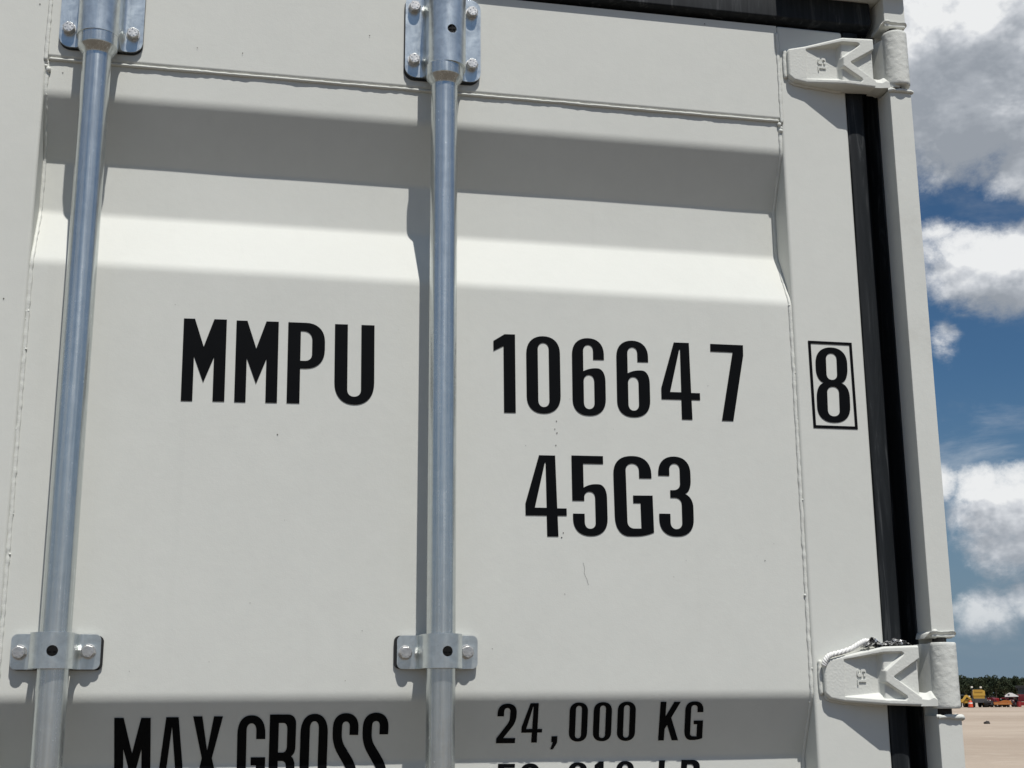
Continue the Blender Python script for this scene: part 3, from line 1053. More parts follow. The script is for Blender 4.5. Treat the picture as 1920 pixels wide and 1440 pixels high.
TOPC = 2.643
for side in (1, -1):
    bm = bmesh.new()
    fbox(bm, side, 0.8475, POST_X - 0.001, 0.004, 0.17, 0.02, TOPC)
    post = mesh_obj('corner_post', bm, POSTPAINT, container)
    if side == 1:
        post['label'] = 'right rear corner post with hinge lugs'
    for z0, z1 in ((2.5985, TOPC), (1.7715, 2.5045), (0.95, 1.6775), (0.02, 0.88)):
        bm = bmesh.new()
        fbox(bm, side, 0.8462, 0.8778, -0.030, 0.006, z0, z1, bevel=0.0016, seg=2)
        mesh_obj('post_strip', bm, POSTPAINT, post, smooth=True, angle=35)
        # ragged weld at both cut ends
        for ze, sg in ((z0, 1), (z1, -1)):
            if ze >= TOPC or ze < 0.5:
                continue
            bm = bmesh.new()
            if sg < 0:
                ring = []
                per = [(0.8448, -0.0285), (0.848, -0.0310), (0.862, -0.0315), (0.876, -0.0312), (0.8798, -0.0285), (0.8800, -0.012), (0.8795, 0.003)]
                for (ax, ay), (bx, by) in zip(per[:-1], per[1:]):
                    for k in range(6):
                        u = k / 6
                        px = ax + (bx - ax) * u
                        ring.append((post_x(px, side), ay + (by - ay) * u, ze + sg * (0.0014 + 0.0020 * noise.noise(Vector((px * 90, ay * 90, ze * 31))))))
                add_tube(bm, ring, 0.0028, 8, 0.45, 110.0, seed=ze)
            else:
                # cut end with a flared, undercut weld fillet
                rings = []
                for dz, per in ((0.0068, ((0.8452, 0.0045), (0.8446, -0.0290), (0.8475, -0.0316), (0.8620, -0.0318), (0.8770, -0.0316), (0.8796, -0.0290), (0.8796, 0.0045))),
                                (0.0040, ((0.8436, 0.0045), (0.8424, -0.0272), (0.8466, -0.0306), (0.8620, -0.0308), (0.8776, -0.0306), (0.8804, -0.0280), (0.8804, 0.0045))),
                                (-0.0012, ((0.8426, 0.0045), (0.8420, -0.0185), (0.8486, -0.0225), (0.8620, -0.0228), (0.8750, -0.0225), (0.8776, -0.0200), (0.8776, 0.0045)))):
                    dense_ = []
                    for (ax, ay), (bx, by) in zip(per[:-1], per[1:]):
                        for k in range(5):
                            dense_.append((ax + (bx - ax) * k / 5, ay + (by - ay) * k / 5))
                    dense_.append(per[-1])
                    rings.append([bm.verts.new((post_x(px + 0.0005 * noise.noise(Vector((px * 200, py * 200, ze))), side), py + 0.0006 * noise.noise(Vector((px * 160, py * 160, ze + 5))),
                                                ze + dz + 0.0009 * noise.noise(Vector((px * 130, py * 130, ze + 9))))) for px, py in dense_])
                n_ = len(rings[0])
                for RA, RB in zip(rings[:-1], rings[1:]):
                    for k in range(n_):
                        j_ = (k + 1) % n_
                        bm.faces.new((RA[k], RA[j_], RB[j_], RB[k]))
                bm.faces.new(rings[0])
                bm.faces.new(rings[-1])
                bmesh.ops.create_icosphere(bm, subdivisions=2, radius=1.0, matrix=Matrix.Translation((post_x(0.8505, side), -0.0298, ze + 0.0072)) @ Matrix.Diagonal((0.0042, 0.0030, 0.0024, 1)))
            mesh_obj('weld_bead', bm, WELD, post, smooth=True, angle=60)
    # corner casting on top
    bm = bmesh.new()
    fbox(bm, side, 0.7020, POST_X + 0.0005, -0.0440, 0.122, TOPC + 0.001, CZ_TOP, bevel=0.006, seg=3)
    mesh_obj('corner_casting', bm, CAST, container, smooth=True, angle=35)
    bm = bmesh.new()
    fbox(bm, side, 0.7020, POST_X + 0.0005, -0.020, 0.158, GROUND_Z + 0.004, GROUND_Z + 0.118, bevel=0.006, seg=3)
    mesh_obj('corner_casting', bm, CAST, container, smooth=True, angle=35)

# header and sill
bm = bmesh.new()
add_box(bm, 2 * CX - 0.7015, 0.7015, 0.012, 0.12, 2.652, CZ_TOP - 0.006, 0.004, 2)
mesh_obj('door_header', bm, PAINT, container, smooth=True, angle=35)
bm = bmesh.new()
add_box(bm, 2 * CX - 0.846, 0.846, 0.0, 0.15, GROUND_Z + 0.119, 0.085, 0.004, 2)
mesh_obj('door_sill', bm, PAINT, container, smooth=True, angle=35)

# rubber seals: lip beside the door edge, dark groove, flap lying on the post
for side in (1, -1):
    bm = bmesh.new()
    prof = [(0.7974, 0.030), (0.7974, 0.0045), (0.7990, 0.0022), (0.8030, 0.0010), (0.8120, 0.0006), (0.8200, 0.0018), (0.8222, 0.0040), (0.8226, 0.034),
            (0.8400, 0.0345), (0.8452, 0.0065), (0.8466, 0.0060), (0.8470, 0.060), (0.7974, 0.060)]
    zs = np.arange(0.10, 2.6005, 0.02)
    rows = []
    for zz in zs:
        row = []
        for k, (px, py) in enumerate(prof):
            wob = 0.0
            if 2 <= k <= 6:
                wob = 0.0013 * noise.noise(Vector((zz * 7.0, k * 0.13, side * 4.0)))
            wx = 0.0011 * noise.noise(Vector((zz * 5.0, 9.0, side))) if 5 <= k <= 7 else 0.0
            row.append(bm.verts.new((post_x(px + wx, side), py + wob, zz)))
        rows.append(row)
    n = len(prof)
    for A, B in zip(rows[:-1], rows[1:]):
        for k in range(n):
            j = (k + 1) % n
            bm.faces.new((A[k], A[j], B[j], B[k]))
    bm.faces.new(rows[0])
    bm.faces.new(rows[-1])
    o = mesh_obj('door_gasket', bm, RUBBER, container, smooth=True, angle=40)
    if side == 1:
        o['label'] = 'black rubber seal down the right edge of the door'
bm = bmesh.new()
tp = [(0.0, 2.6005), (0.004, 2.6005), (0.006, 2.6030), (-0.0075, 2.6070), (-0.0095, 2.6100), (-0.0090, 2.6400), (-0.004, 2.6480), (0.050, 2.6490), (0.050, 2.6005)]
tp = tp[1:]
add_prism(bm, tp, 'x', 2 * CX - 0.8365, 0.8365)
o = mesh_obj('door_gasket', bm, RUBBER, container, smooth=True, angle=40)
o['label'] = 'black rubber seal along the top of the doors'
# dark throat behind the seals
bm = bmesh.new()
add_box(bm, 2 * CX - 0.845, 0.845, 0.062, 0.066, 0.09, 2.65)
mesh_obj('door_backing', bm, RUSTY, container)

# ------------------------------------------------------------------ hinges
def lerp(x, tab):
    return float(np.interp(x, [a for a, _ in tab], [b for _, b in tab]))


TOPL = [(0.7105, 0.0150), (0.7125, 0.0190), (0.737, 0.0248), (0.785, 0.0352), (0.8285, 0.0368)]
BOTL = [(0.7105, -0.0180), (0.7125, -0.0225), (0.718, -0.0272), (0.735, -0.0305), (0.785, -0.0345), (0.8285, -0.0360)]
P1 = [(0.7363, 0.0200), (0.7828, 0.0285), (0.8060, 0.0290), (0.8092, 0.0268), (0.8080, 0.0245), (0.7842, 0.0060), (0.7835, -0.0070), (0.8090, -0.0238), (0.8102, -0.0265), (0.8080, -0.0290), (0.7837, -0.0286), (0.735, -0.0245)]
P2 = [(0.7940, -0.0006), (0.8320, 0.0232), (0.8320, -0.0280), (0.7950, -0.0022)]


def poly_inside_dist(px, pz, poly):
    """distance to the outline, positive inside (vectorised)"""
    inside = np.zeros(px.shape, bool)
    dist = np.full(px.shape, 1e9)
    n = len(poly)
    for i in range(n):
        (x0, z0), (x1, z1) = poly[i], poly[(i + 1) % n]
        dx, dz = x1 - x0, z1 - z0
        t = np.clip(((px - x0) * dx + (pz - z0) * dz) / (dx * dx + dz * dz), 0, 1)
        dist = np.minimum(dist, np.hypot(px - x0 - t * dx, pz - z0 - t * dz))
        cond = ((z0 > pz) != (z1 > pz)) & (px < (x1 - x0) * (pz - z0) / (z1 - z0 + 1e-12) + x0)
        inside ^= cond
    return np.where(inside, dist, -dist)


def hinge_blade():
    NX, NZ = 190, 130
    X = np.linspace(0.7105, 0.8285, NX)
    top = np.array([lerp(x, TOPL) for x in X])
    bot = np.array([lerp(x, BOTL) for x in X])
    V = np.linspace(0, 1, NZ)
    PX = np.repeat(X[:, None], NZ, 1)
    PZ_ = bot[:, None] + (top - bot)[:, None] * V[None, :]
    C = np.interp(PX, [0.7105, 0.736, 0.785, 0.8285], [0.0100, 0.0112, 0.0255, 0.0265])
    A = np.full(PX.shape, 0.0100)
    Bf = C - 0.0056
    tt = np.clip((PX - 0.7803) / (0.7838 - 0.7803), 0, 1)
    floor1 = np.minimum(A * (1 - tt) + Bf * tt, C)
    d1 = poly_inside_dist(PX, PZ_, P1)
    d2 = poly_inside_dist(PX, PZ_, P2)
    # the lower rim has a gentler slope on its inside, the upper rim a steep one
    slope = np.where((PZ_ < -0.016) & (PX < 0.782), 1.7, 5.0)
    h = np.where(d1 > 0, np.maximum(floor1, C - d1 * slope), C)
    h = np.where(d2 > 0, np.maximum(Bf - 0.0006, h - d2 * 4.0), h)
    # rounded outer arris
    e = np.minimum(PZ_ - bot[:, None], top[:, None] - PZ_)
    e = np.minimum(e, PX - 0.7105)
    h = h - 0.0022 * np.clip(1 - e / 0.0026, 0, 1) ** 2
    # soften one grid step, casting texture
    for _ in range(1):
        hp = np.pad(h, 1, mode='edge')
        h = (hp[1:-1, 1:-1] * 4 + hp[:-2, 1:-1] + hp[2:, 1:-1] + hp[1:-1, :-2] + hp[1:-1, 2:]) / 8
    bm = bmesh.new()
    g_ = [[bm.verts.new((PX[i, j], -h[i, j] + 0.00012 * noise.noise(Vector((PX[i, j] * 400, PZ_[i, j] * 400, 0))), PZ_[i, j])) for j in range(NZ)] for i in range(NX)]
    for i in range(NX - 1):
        for j in range(NZ - 1):
            bm.faces.new((g_[i][j], g_[i + 1][j], g_[i + 1][j + 1], g_[i][j + 1]))
    # side walls: back to the door where it lies on it, to a thick cast section beyond the door edge
    loop = [g_[i][0] for i in range(NX)] + [g_[NX - 1][j] for j in range(1, NZ)] + [g_[i][NZ - 1] for i in range(NX - 2, -1, -1)] + [g_[0][j] for j in range(NZ - 2, 0, -1)]
    back = [bm.verts.new((v.co.x, -0.0002 if v.co.x < 0.80 else -0.0002 - 0.004 * min(1, (v.co.x - 0.80) / 0.02), v.co.z)) for v in loop]
    n = len(loop)
    for i in range(n):
        j = (i + 1) % n
        bm.faces.new((loop[i], loop[j], back[j], back[i]))
    bmesh.ops.recalc_face_normals(bm, faces=bm.faces)
    me = bpy.data.meshes.new('hinge')
    bm.to_mesh(me)
    bm.free()
    me.materials.append(CAST)
    me.polygons.foreach_set('use_smooth', [True] * len(me.polygons))
    me.set_sharp_from_angle(angle=RAD(55))
    return me


def web_mesh():
    """slanting web from behind the blade up to the knuckle, with a gusset along its foot"""
    bm = bmesh.new()
    prof = [(0.8290, -0.0235), (0.8290, -0.0060), (0.8420, 0.002), (0.8560, -0.004), (0.8560, -0.0330), (0.8505, -0.0330), (0.8470, -0.0318)]
    for i, (x, y) in enumerate(((0.8430, -0.0268), (0.8390, -0.0200), (0.8345, -0.0125), (0.8290, -0.0060))):
        prof.append((x, y))
    prof = [(0.8372, 0.0010), (0.8420, 0.0040), (0.8600, -0.0060), (0.8600, -0.0330), (0.8520, -0.0340), (0.8484, -0.0322)]
    rows = []
    for zz, dtop in ((-0.0360, 0), (-0.0300, 0), (0.0, 0), (0.0340, 0), (0.0375, 1)):
        row = []
        for x, y in prof:
            q = zz
            if zz > 0.03:
                q = zz + 0.0030 * (x - 0.83) / 0.03
            row.append(bm.verts.new((x, y, q)))
        rows.append(row)
    n = len(prof)
    for A, B in zip(rows[:-1], rows[1:]):
        for k in range(n):
            j = (k + 1) % n
            bm.faces.new((A[k], A[j], B[j], B[k]))
    bm.faces.new(rows[0])
    bm.faces.new(rows[-1])
    # foot gusset: the lower rim runs on to the knuckle
    N = 14
    A, B, Cc, D = [], [], [], []
    for i in range(N + 1):
        u = i / N
        x = 0.8270 + (0.8535 - 0.8270) * u
        yf = -0.0262 - 0.0075 * u * u
        hgt = 0.0105 + 0.0035 * math.exp(-((u - 0.62) / 0.14) ** 2) - 0.0035 * u
        A.append(bm.verts.new((x, yf, -0.0362)))
        B.append(bm.verts.new((x, yf, -0.0362 + hgt - 0.002)))
        Cc.append(bm.verts.new((x, yf + 0.008, -0.0362 + hgt + 0.0065)))
        D.append(bm.verts.new((x, 0.0, -0.0362)))
    for i in range(N):
        for P, Q in ((A, B), (B, Cc), (Cc, D), (D, A)):
            bm.faces.new((P[i], P[i + 1], Q[i + 1], Q[i]))
    bm.faces.new((A[0], B[0], Cc[0], D[0]))
    bm.faces.new((A[N], B[N], Cc[N], D[N]))
    bmesh.ops.recalc_face_normals(bm, faces=bm.faces)
    me = bpy.data.meshes.new('hinge_web')
    bm.to_mesh(me)
    bm.free()
    me.materials.append(CAST)
    weight_normals(me, 24)
    return me


def knuckle_mesh():
    bm = bmesh.new()
    r, c = 0.0168, (0.8622, -0.0232)
    zs = [-0.0392, -0.0390, -0.0375] + list(np.linspace(-0.035, 0.036, 60)) + [0.0385, 0.0400, 0.0402]
    rows = []
    N = 72
    for i, zz in enumerate(zs):
        row = []
        for k in range(N):
            a = 2 * math.pi * k / N
            rr = r
            if i in (0, len(zs) - 1):
                rr = r * 0.90
            elif i in (1, len(zs) - 2):
                rr = r * 0.95
            p = Vector((c[0] + rr * math.cos(a), c[1] + rr * math.sin(a), zz))
            # hammered blotches in the paint on the casting
            bum = 0.0002 * noise.noise(p * 260) + 0.00036 * max(0, noise.noise(p * 140 + Vector((3, 1, 7)))) - 0.0004 * max(0, noise.noise(p * 190 + Vector((9, 4, 2))) - 0.25)
            f = 1 + bum / rr
            row.append(bm.verts.new((c[0] + (p.x - c[0]) * f, c[1] + (p.y - c[1]) * f, zz)))
        rows.append(row)
    for A, B in zip(rows[:-1], rows[1:]):
        for k in range(N):
            j = (k + 1) % N
            bm.faces.new((A[k], A[j], B[j], B[k]))
    bm.faces.new(rows[0])
    bm.faces.new(rows[-1])
    bmesh.ops.recalc_face_normals(bm, faces=bm.faces)
    me = bpy.data.meshes.new('knuckle')
    bm.to_mesh(me)
    bm.free()
    me.materials.append(KNUCKLE)
    me.polygons.foreach_set('use_smooth', [True] * len(me.polygons))
    me.set_sharp_from_angle(angle=RAD(45))
    return me


def raised_letter(ch, x, zz, wx, hz):
    """cast letter turned a quarter clockwise: its top points right. x, zz: lower-left of the turned box; wx along x (letter height), hz along -z (letter width)"""
    lp, tris = glyph_tris(ch)
    bm = bmesh.new()
    flat = [p for l in lp for p in l]
    def W(p, y):
        return (x + (1 - p.y) * wx, y, zz - p.x * hz)
    y0, y1 = -0.0094, -0.0116
    F = [bm.verts.new(W(p, y1)) for p in flat]
    Bk = [bm.verts.new(W(p, y0)) for p in flat]
    for t in tris:
        try:
            bm.faces.new([F[i] for i in t])
        except ValueError:
            pass
    s = 0
    for l in lp:
        n = len(l)
        for i in range(n):
            j = (i + 1) % n
            bm.faces.new((F[s + i], F[s + j], Bk[s + j], Bk[s + i]))
        s += n
    bmesh.ops.recalc_face_normals(bm, faces=bm.faces)
    bm.normal_update()
    me = bpy.data.meshes.new('cast_letter')
    bm.to_mesh(me)
    bm.free()
    me.materials.append(CAST)
    return me


BLADE, WEB, KNUCK = hinge_blade(), web_mesh(), knuckle_mesh()
GL['s'] = (44, [[(43, 27), (43, 0, 17), (0, 0, 17), (0, 55, 13), (29, 55, 6), (29, 91, 7), (15, 91, 7), (15, 73), (0, 73), (0, 100, 17), (44, 100, 17), (44, 44, 13), (15, 44, 6), (15, 9, 7), (28, 9, 7), (28, 27)]])
LS = raised_letter('s', 0.7525, 0.0086, 0.0118, 0.0092)
LL = raised_letter('L', 0.7525, -0.0042, 0.0118, 0.0064)
bm = bmesh.new()
path = [(0.7085 + 0.001 * noise.noise(Vector((zz * 90, 2, 0))), -0.0016, zz) for zz in np.linspace(-0.022, 0.020, 26)]
add_tube(bm, path, 0.0036, 8, 0.25, 100.0, (0.8, 0.7))
path = [(xx, -0.0012, lerp(xx, BOTL) - 0.0002) for xx in np.linspace(0.712, 0.79, 30)]
add_tube(bm, path, 0.0026, 8, 0.35, 150.0)
bmesh.ops.recalc_face_normals(bm, faces=bm.faces)
HW = bpy.data.meshes.new('weld_bead')
bm.to_mesh(HW)
bm.free()
HW.materials.append(WELD)
HW.polygons.foreach_set('use_smooth', [True] * len(HW.polygons))
# pin running through the knuckles
bm = bmesh.new()
add_lathe(bm, [(-0.052, 0.0085), (0.052, 0.0085)], 'z', (0.8622, -0.0180, 0), 20)
PIN = bpy.data.meshes.new('hinge_pin')
bm.to_mesh(PIN)
bm.free()
PIN.materials.append(RUSTY)
for i, (zc, zk) in enumerate(((2.5425, 2.5495), (1.7250, 1.7250), (0.915, 0.915))):
    o = link_mesh('hinge', BLADE, container, loc=(0, 0, zc))
    if i < 2:
        o['label'] = 'white painted cast hinge, %s' % ('the upper one at the top corner of the door' if i == 0 else 'the lower one with white rope on it')
    for nm, me in (('hinge_web', WEB), ('knuckle', KNUCK), ('letter', LS), ('letter', LL), ('weld_bead', HW), ('hinge_pin', PIN)):
        c = link_mesh(nm, me, o, loc=(0, 0, zk if me in (KNUCK, PIN) else zc))
        if me is LS:
            c['label'] = 'raised cast letter S'
        if me is LL:
            c['label'] = 'raised cast letter L'

# ------------------------------------------------------------------ the rest of the box, for other points of view
def corrugated_side(name, x, sgn):
    bm = bmesh.new()
    y = 0.18
    pts = []
    while y < LEN - 0.2:
        pts += [(y, 0.0), (y + 0.07, 0.0), (y + 0.138, 0.036), (y + 0.208, 0.036)]
        y += 0.276
    for (a, da), (b, db) in zip(pts[:-1], pts[1:]):
        v = [bm.verts.new(c) for c in ((x - sgn * da, a, 0.04), (x - sgn * db, b, 0.04), (x - sgn * db, b, CZ_TOP - 0.06), (x - sgn * da, a, CZ_TOP - 0.06))]
        bm.faces.new(v)
    bmesh.ops.remove_doubles(bm, verts=bm.verts, dist=1e-5)
    return mesh_obj(name, bm, PAINT, container)


corrugated_side('side_wall', POST_X - 0.006, 1)
corrugated_side('side_wall', 2 * CX - POST_X + 0.006, -1)
for side in (1, -1):
    bm = bmesh.new()
    fbox(bm, side, POST_X - 0.062, POST_X - 0.002, 0.171, LEN - 0.17, CZ_TOP - 0.0605, CZ_TOP - 0.008)
    mesh_obj('top_side_rail', bm, PAINT, container)
    bm = bmesh.new()
    fbox(bm, side, POST_X - 0.05, POST_X - 0.002, 0.171, LEN - 0.17, GROUND_Z + 0.03, 0.0395)
    mesh_obj('bottom_side_rail', bm, PAINT, container)
    bm = bmesh.new()
    fbox(bm, side, POST_X - 0.16, POST_X - 0.001, LEN - 0.17, LEN, GROUND_Z + 0.004, CZ_TOP)
    mesh_obj('corner_post', bm, PAINT, container)
bm = bmesh.new()
add_box(bm, 2 * CX - POST_X + 0.07, POST_X - 0.07, 0.122, LEN - 0.01, CZ_TOP - 0.03, CZ_TOP - 0.012)
mesh_obj('roof', bm, PAINT, container)
bm = bmesh.new()
add_box(bm, 2 * CX - POST_X + 0.162, POST_X - 0.162, LEN - 0.05, LEN - 0.02, 0.0, CZ_TOP - 0.035)
mesh_obj('front_wall', bm, PAINT, container)
bm = bmesh.new()
add_box(bm, 2 * CX - POST_X + 0.06, POST_X - 0.06, 0.16, LEN - 0.06, 0.0, 0.03)
mesh_obj('floor', bm, RUSTY, container)

# ------------------------------------------------------------------ rope and plastic on the lower hinge
ROPE = plain('white_rope', (0.74, 0.74, 0.72), 0.7, 0, 0.1, 300)
bm = bmesh.new()
ctrl = [(0.7105, -0.0095, 1.7380), (0.7125, -0.0105, 1.7445), (0.7190, -0.0100, 1.7500), (0.7330, -0.0095, 1.7535), (0.7480, -0.0090, 1.7580), (0.7590, -0.0090, 1.7640), (0.7680, -0.0080, 1.7675), (0.7760, -0.0070, 1.7655), (0.7830, -0.006, 1.7625)]
cv = [Vector(p) for p in ctrl]


def catmull(P, n):
    out = []
    for i in range(len(P) - 1):
        a, b, c, d = P[max(i - 1, 0)], P[i], P[i + 1], P[min(i + 2, len(P) - 1)]
        for k in range(n):
            t = k / n
            out.append(0.5 * ((2 * b) + (c - a) * t + (2 * a - 5 * b + 4 * c - d) * t * t + (3 * b - a - 3 * c + d) * t ** 3))
    out.append(P[-1])
    return out


axis_pts = catmull(cv, 14)
for s in range(3):
    strand = []
    ph = 0.0
    for i, p in enumerate(axis_pts):
        t = (axis_pts[min(i + 1, len(axis_pts) - 1)] - axis_pts[max(i - 1, 0)]).normalized()
        a = t.cross(Vector((0, 1, 0))).normalized()
        b = a.cross(t)
        th = i * 0.42 + s * 2 * math.pi / 3
        strand.append(p + a * (0.0017 * math.cos(th)) + b * (0.0017 * math.sin(th)))
    add_tube(bm, strand, 0.0018, 8)
rope = mesh_obj('rope', bm, ROPE, None, smooth=True)
tag(rope, 'short white twisted rope lying along the top edge of the lower hinge', 'rope')


def foil_material():
    mt, t, bs = material('black_silver_wrap')
    co = t.new('ShaderNodeTexCoord').outputs['Object']
    n = t.noise(co, 170.0, 4, 0.6, 0.8)
    f = t.smooth(n.outputs['Fac'], 0.50, 0.56)
    t.put(bs.inputs['Base Color'], t.mix(f, (0.012, 0.012, 0.013), (0.62, 0.62, 0.62)))
    t.put(bs.inputs['Metallic'], t.math('MULTIPLY', f, 0.7))
    bs.inputs['Roughness'].default_value = 0.22
    return mt


bm = bmesh.new()
NU, NVV = 90, 18
g_ = []
for i in range(NU):
    u = i / (NU - 1)
    x = 0.7620 + 0.0620 * u
    zc = 1.7600 + 0.0062 * math.exp(-((u - 0.20) / 0.12) ** 2) + 0.0035 * math.exp(-((u - 0.72) / 0.22) ** 2) + 0.0022 * u
    r = (0.0030 + 0.0022 * math.exp(-((u - 0.2) / 0.13) ** 2) + 0.0014 * math.exp(-((u - 0.75) / 0.2) ** 2)) * min(1, 0.25 + 6 * u) * min(1, 0.3 + 5 * (1 - u))
    row = []
    for j in range(NVV):
        a = 2 * math.pi * j / NVV
        p = Vector((x, math.cos(a), math.sin(a)))
        k = 1 + 0.75 * noise.noise(Vector((x * 210, math.cos(a) * 1.3, math.sin(a) * 1.3))) + 0.4 * noise.noise(Vector((x * 520, math.cos(a) * 2.6, math.sin(a) * 2.6)))
        row.append(bm.verts.new((x, -0.0120 + 0.0085 * math.cos(a) * k * 0.8, zc + r * math.sin(a) * k)))
    g_.append(row)
for A, B in zip(g_[:-1], g_[1:]):
    for k in range(NVV):
        j = (k + 1) % NVV
        bm.faces.new((A[k], A[j], B[j], B[k]))
bm.faces.new(g_[0])
bm.faces.new(g_[-1])
wrap = mesh_obj('plastic_wrap', bm, foil_material(), None, smooth=True, angle=35)
tag(wrap, 'crumpled shiny black and silver plastic strip on top of the lower hinge', 'plastic strip')

# ------------------------------------------------------------------ far row of machines
MY = plain('yellow_paint', (0.50, 0.30, 0.045), 0.5)
MYD = plain('dull_yellow_paint', (0.42, 0.24, 0.03), 0.6)
MR = plain('maroon_paint', (0.13, 0.012, 0.018), 0.45)
MRB = plain('red_paint', (0.26, 0.018, 0.02), 0.45)
MO = plain('orange_paint', (0.38, 0.14, 0.03), 0.5)
MOR = plain('safety_orange', (0.62, 0.075, 0.025), 0.5)
MW = plain('white_panel', (0.82, 0.81, 0.79), 0.5)
MK = plain('black_tyre', (0.016, 0.016, 0.017), 0.8)
MG = plain('dark_steel', (0.05, 0.05, 0.055), 0.6)
MGL = plain('cab_glass', (0.02, 0.025, 0.03), 0.12)
ML = plain('lamp_glass', (0.75, 0.73, 0.66), 0.3)


def spot(px, depth):
    """a point on the far lot: bearing step px (one per pixel column of the row), depth along +Y"""
    t = 0.5725 + 0.000472 * (px - 1797)
    return (t * (depth + 1.557), depth, GROUND_Z)


def far_thing(name, label, cat, px, depth, turn=0.0, group=None):
    x, y, z_ = spot(px, depth)
    return thing(name, label, cat, (x, y, z_), -math.atan2(x, y) + RAD(turn), group)


def part(root, name, mat, build, smooth=False):
    bm = bmesh.new()
    build(bm)
    bmesh.ops.recalc_face_normals(bm, faces=bm.faces)
    me = bpy.data.meshes.new(name)
    bm.to_mesh(me)
    bm.free()
    me.materials.append(mat)
    if smooth:
        me.polygons.foreach_set('use_smooth', [True] * len(me.polygons))
        me.set_sharp_from_angle(angle=RAD(40))
    o = bpy.data.objects.new(name, me)
    COL.objects.link(o)
    o.parent = root
    return o


def wheel(root, x, y, r, wd, hub):
    tyre = part(root, 'wheel', MK, lambda bm: add_lathe(bm, [(x - wd / 2, r * 0.8), (x - wd / 2 + 0.05, r), (x + wd / 2 - 0.05, r), (x + wd / 2, r * 0.8)], 'x', (0, y, r), 20), True)
    part(tyre, 'rim', hub, lambda bm: add_lathe(bm, [(x - wd / 2 - 0.02, r * 0.5), (x + wd / 2 + 0.02, r * 0.5)], 'x', (0, y, r), 14), True)


def tractor(root, body, hood, scale=1.0, cab=True, roof=None):
    s = scale
    part(root, 'chassis', MG, lambda bm: add_box(bm, -0.35 * s, 0.35 * s, -1.6 * s, 1.5 * s, 0.5 * s, 0.9 * s))
    part(root, 'bonnet', hood, lambda bm: add_box(bm, -0.42 * s, 0.42 * s, -1.9 * s, 0.0, 0.9 * s, 1.55 * s, 0.08 * s))
    part(root, 'grille', MG, lambda bm: add_box(bm, -0.34 * s, 0.34 * s, -1.96 * s, -1.902 * s, 0.95 * s, 1.4 * s))
    for sx in (-0.3, 0.3):
        part(root, 'headlight', ML, lambda bm: add_box(bm, (sx - 0.09) * s, (sx + 0.09) * s, -1.99 * s, -1.961 * s, 1.3 * s, 1.45 * s))
        part(root, 'fender', body, lambda bm: add_box(bm, (sx * 2.6 - 0.26) * s, (sx * 2.6 + 0.26) * s, 0.4 * s, 1.7 * s, 1.5 * s, 1.62 * s))
        wheel(root, sx * 2.6 * s, 1.0 * s, 0.75 * s, 0.45 * s, body)
        wheel(root, sx * 2.2 * s, -1.3 * s, 0.48 * s, 0.32 * s, body)
    if cab:
        part(root, 'cab', MGL, lambda bm: add_prism(bm, [(-0.62 * s, 1.2 * s), (0.62 * s, 1.2 * s), (0.54 * s, 2.35 * s), (-0.54 * s, 2.35 * s)], 'y', 0.1 * s, 1.5 * s))
        part(root, 'roof', roof or body, lambda bm: add_box(bm, -0.66 * s, 0.66 * s, -0.02 * s, 1.62 * s, 2.352 * s, 2.52 * s, 0.05 * s))


D0 = 212.0
# yellow backhoe, partly behind the post
t = far_thing('backhoe', 'yellow backhoe partly hidden behind the container corner post', 'backhoe', 1806, D0 + 1, 25)
part(t, 'body', MYD, lambda bm: add_box(bm, -0.9, 0.9, -1.2, 1.4, 0.7, 1.35, 0.06))
part(t, 'boom', MY, lambda bm: add_prism(bm, [(-1.0, 0.9), (-0.7, 0.9), (0.1, 1.75), (0.9, 1.2), (1.0, 1.4), (0.15, 2.1), (-0.15, 2.0)], 'y', -1.5, -1.25))
part(t, 'bucket', MYD, lambda bm: add_prism(bm, [(0.75, 1.3), (1.1, 1.35), (1.2, 0.7), (0.7, 0.4), (0.55, 0.8)], 'y', -1.75, -1.0))
part(t, 'canopy', MG, lambda bm: add_box(bm, -0.55, 0.4, -0.3, 0.9, 1.95, 2.05))
for sx in (-0.5, 0.35):
    part(t, 'post', MG, lambda bm: add_box(bm, sx - 0.04, sx + 0.04, 0.0, 0.08, 1.351, 1.949))
for sx in (-0.9, 0.9):
    wheel(t, sx, 0.9, 0.62, 0.4, MYD)
    wheel(t, sx, -0.9, 0.45, 0.3, MYD)

# orange traffic drum
t = far_thing('traffic_drum', 'orange traffic drum with a white band in front of the machines', 'traffic drum', 1820, D0 - 6, 0)
part(t, 'body', MOR, lambda bm: add_lathe(bm, [(0.08, 0.40), (0.5, 0.36), (0.9, 0.31), (1.0, 0.30)], 'z', (0, 0, 0), 18), True)
part(t, 'base', MK, lambda bm: add_lathe(bm, [(0.0, 0.52), (0.078, 0.50)], 'z', (0, 0, 0), 18), True)
part(t, 'band', MW, lambda bm: add_lathe(bm, [(0.66, 0.352), (0.84, 0.330)], 'z', (0, 0, 0), 18), True)
part(t, 'top', MOR, lambda bm: add_lathe(bm, [(1.001, 0.29), (1.15, 0.20), (1.17, 0.0501)], 'z', (0, 0, 0), 14), True)

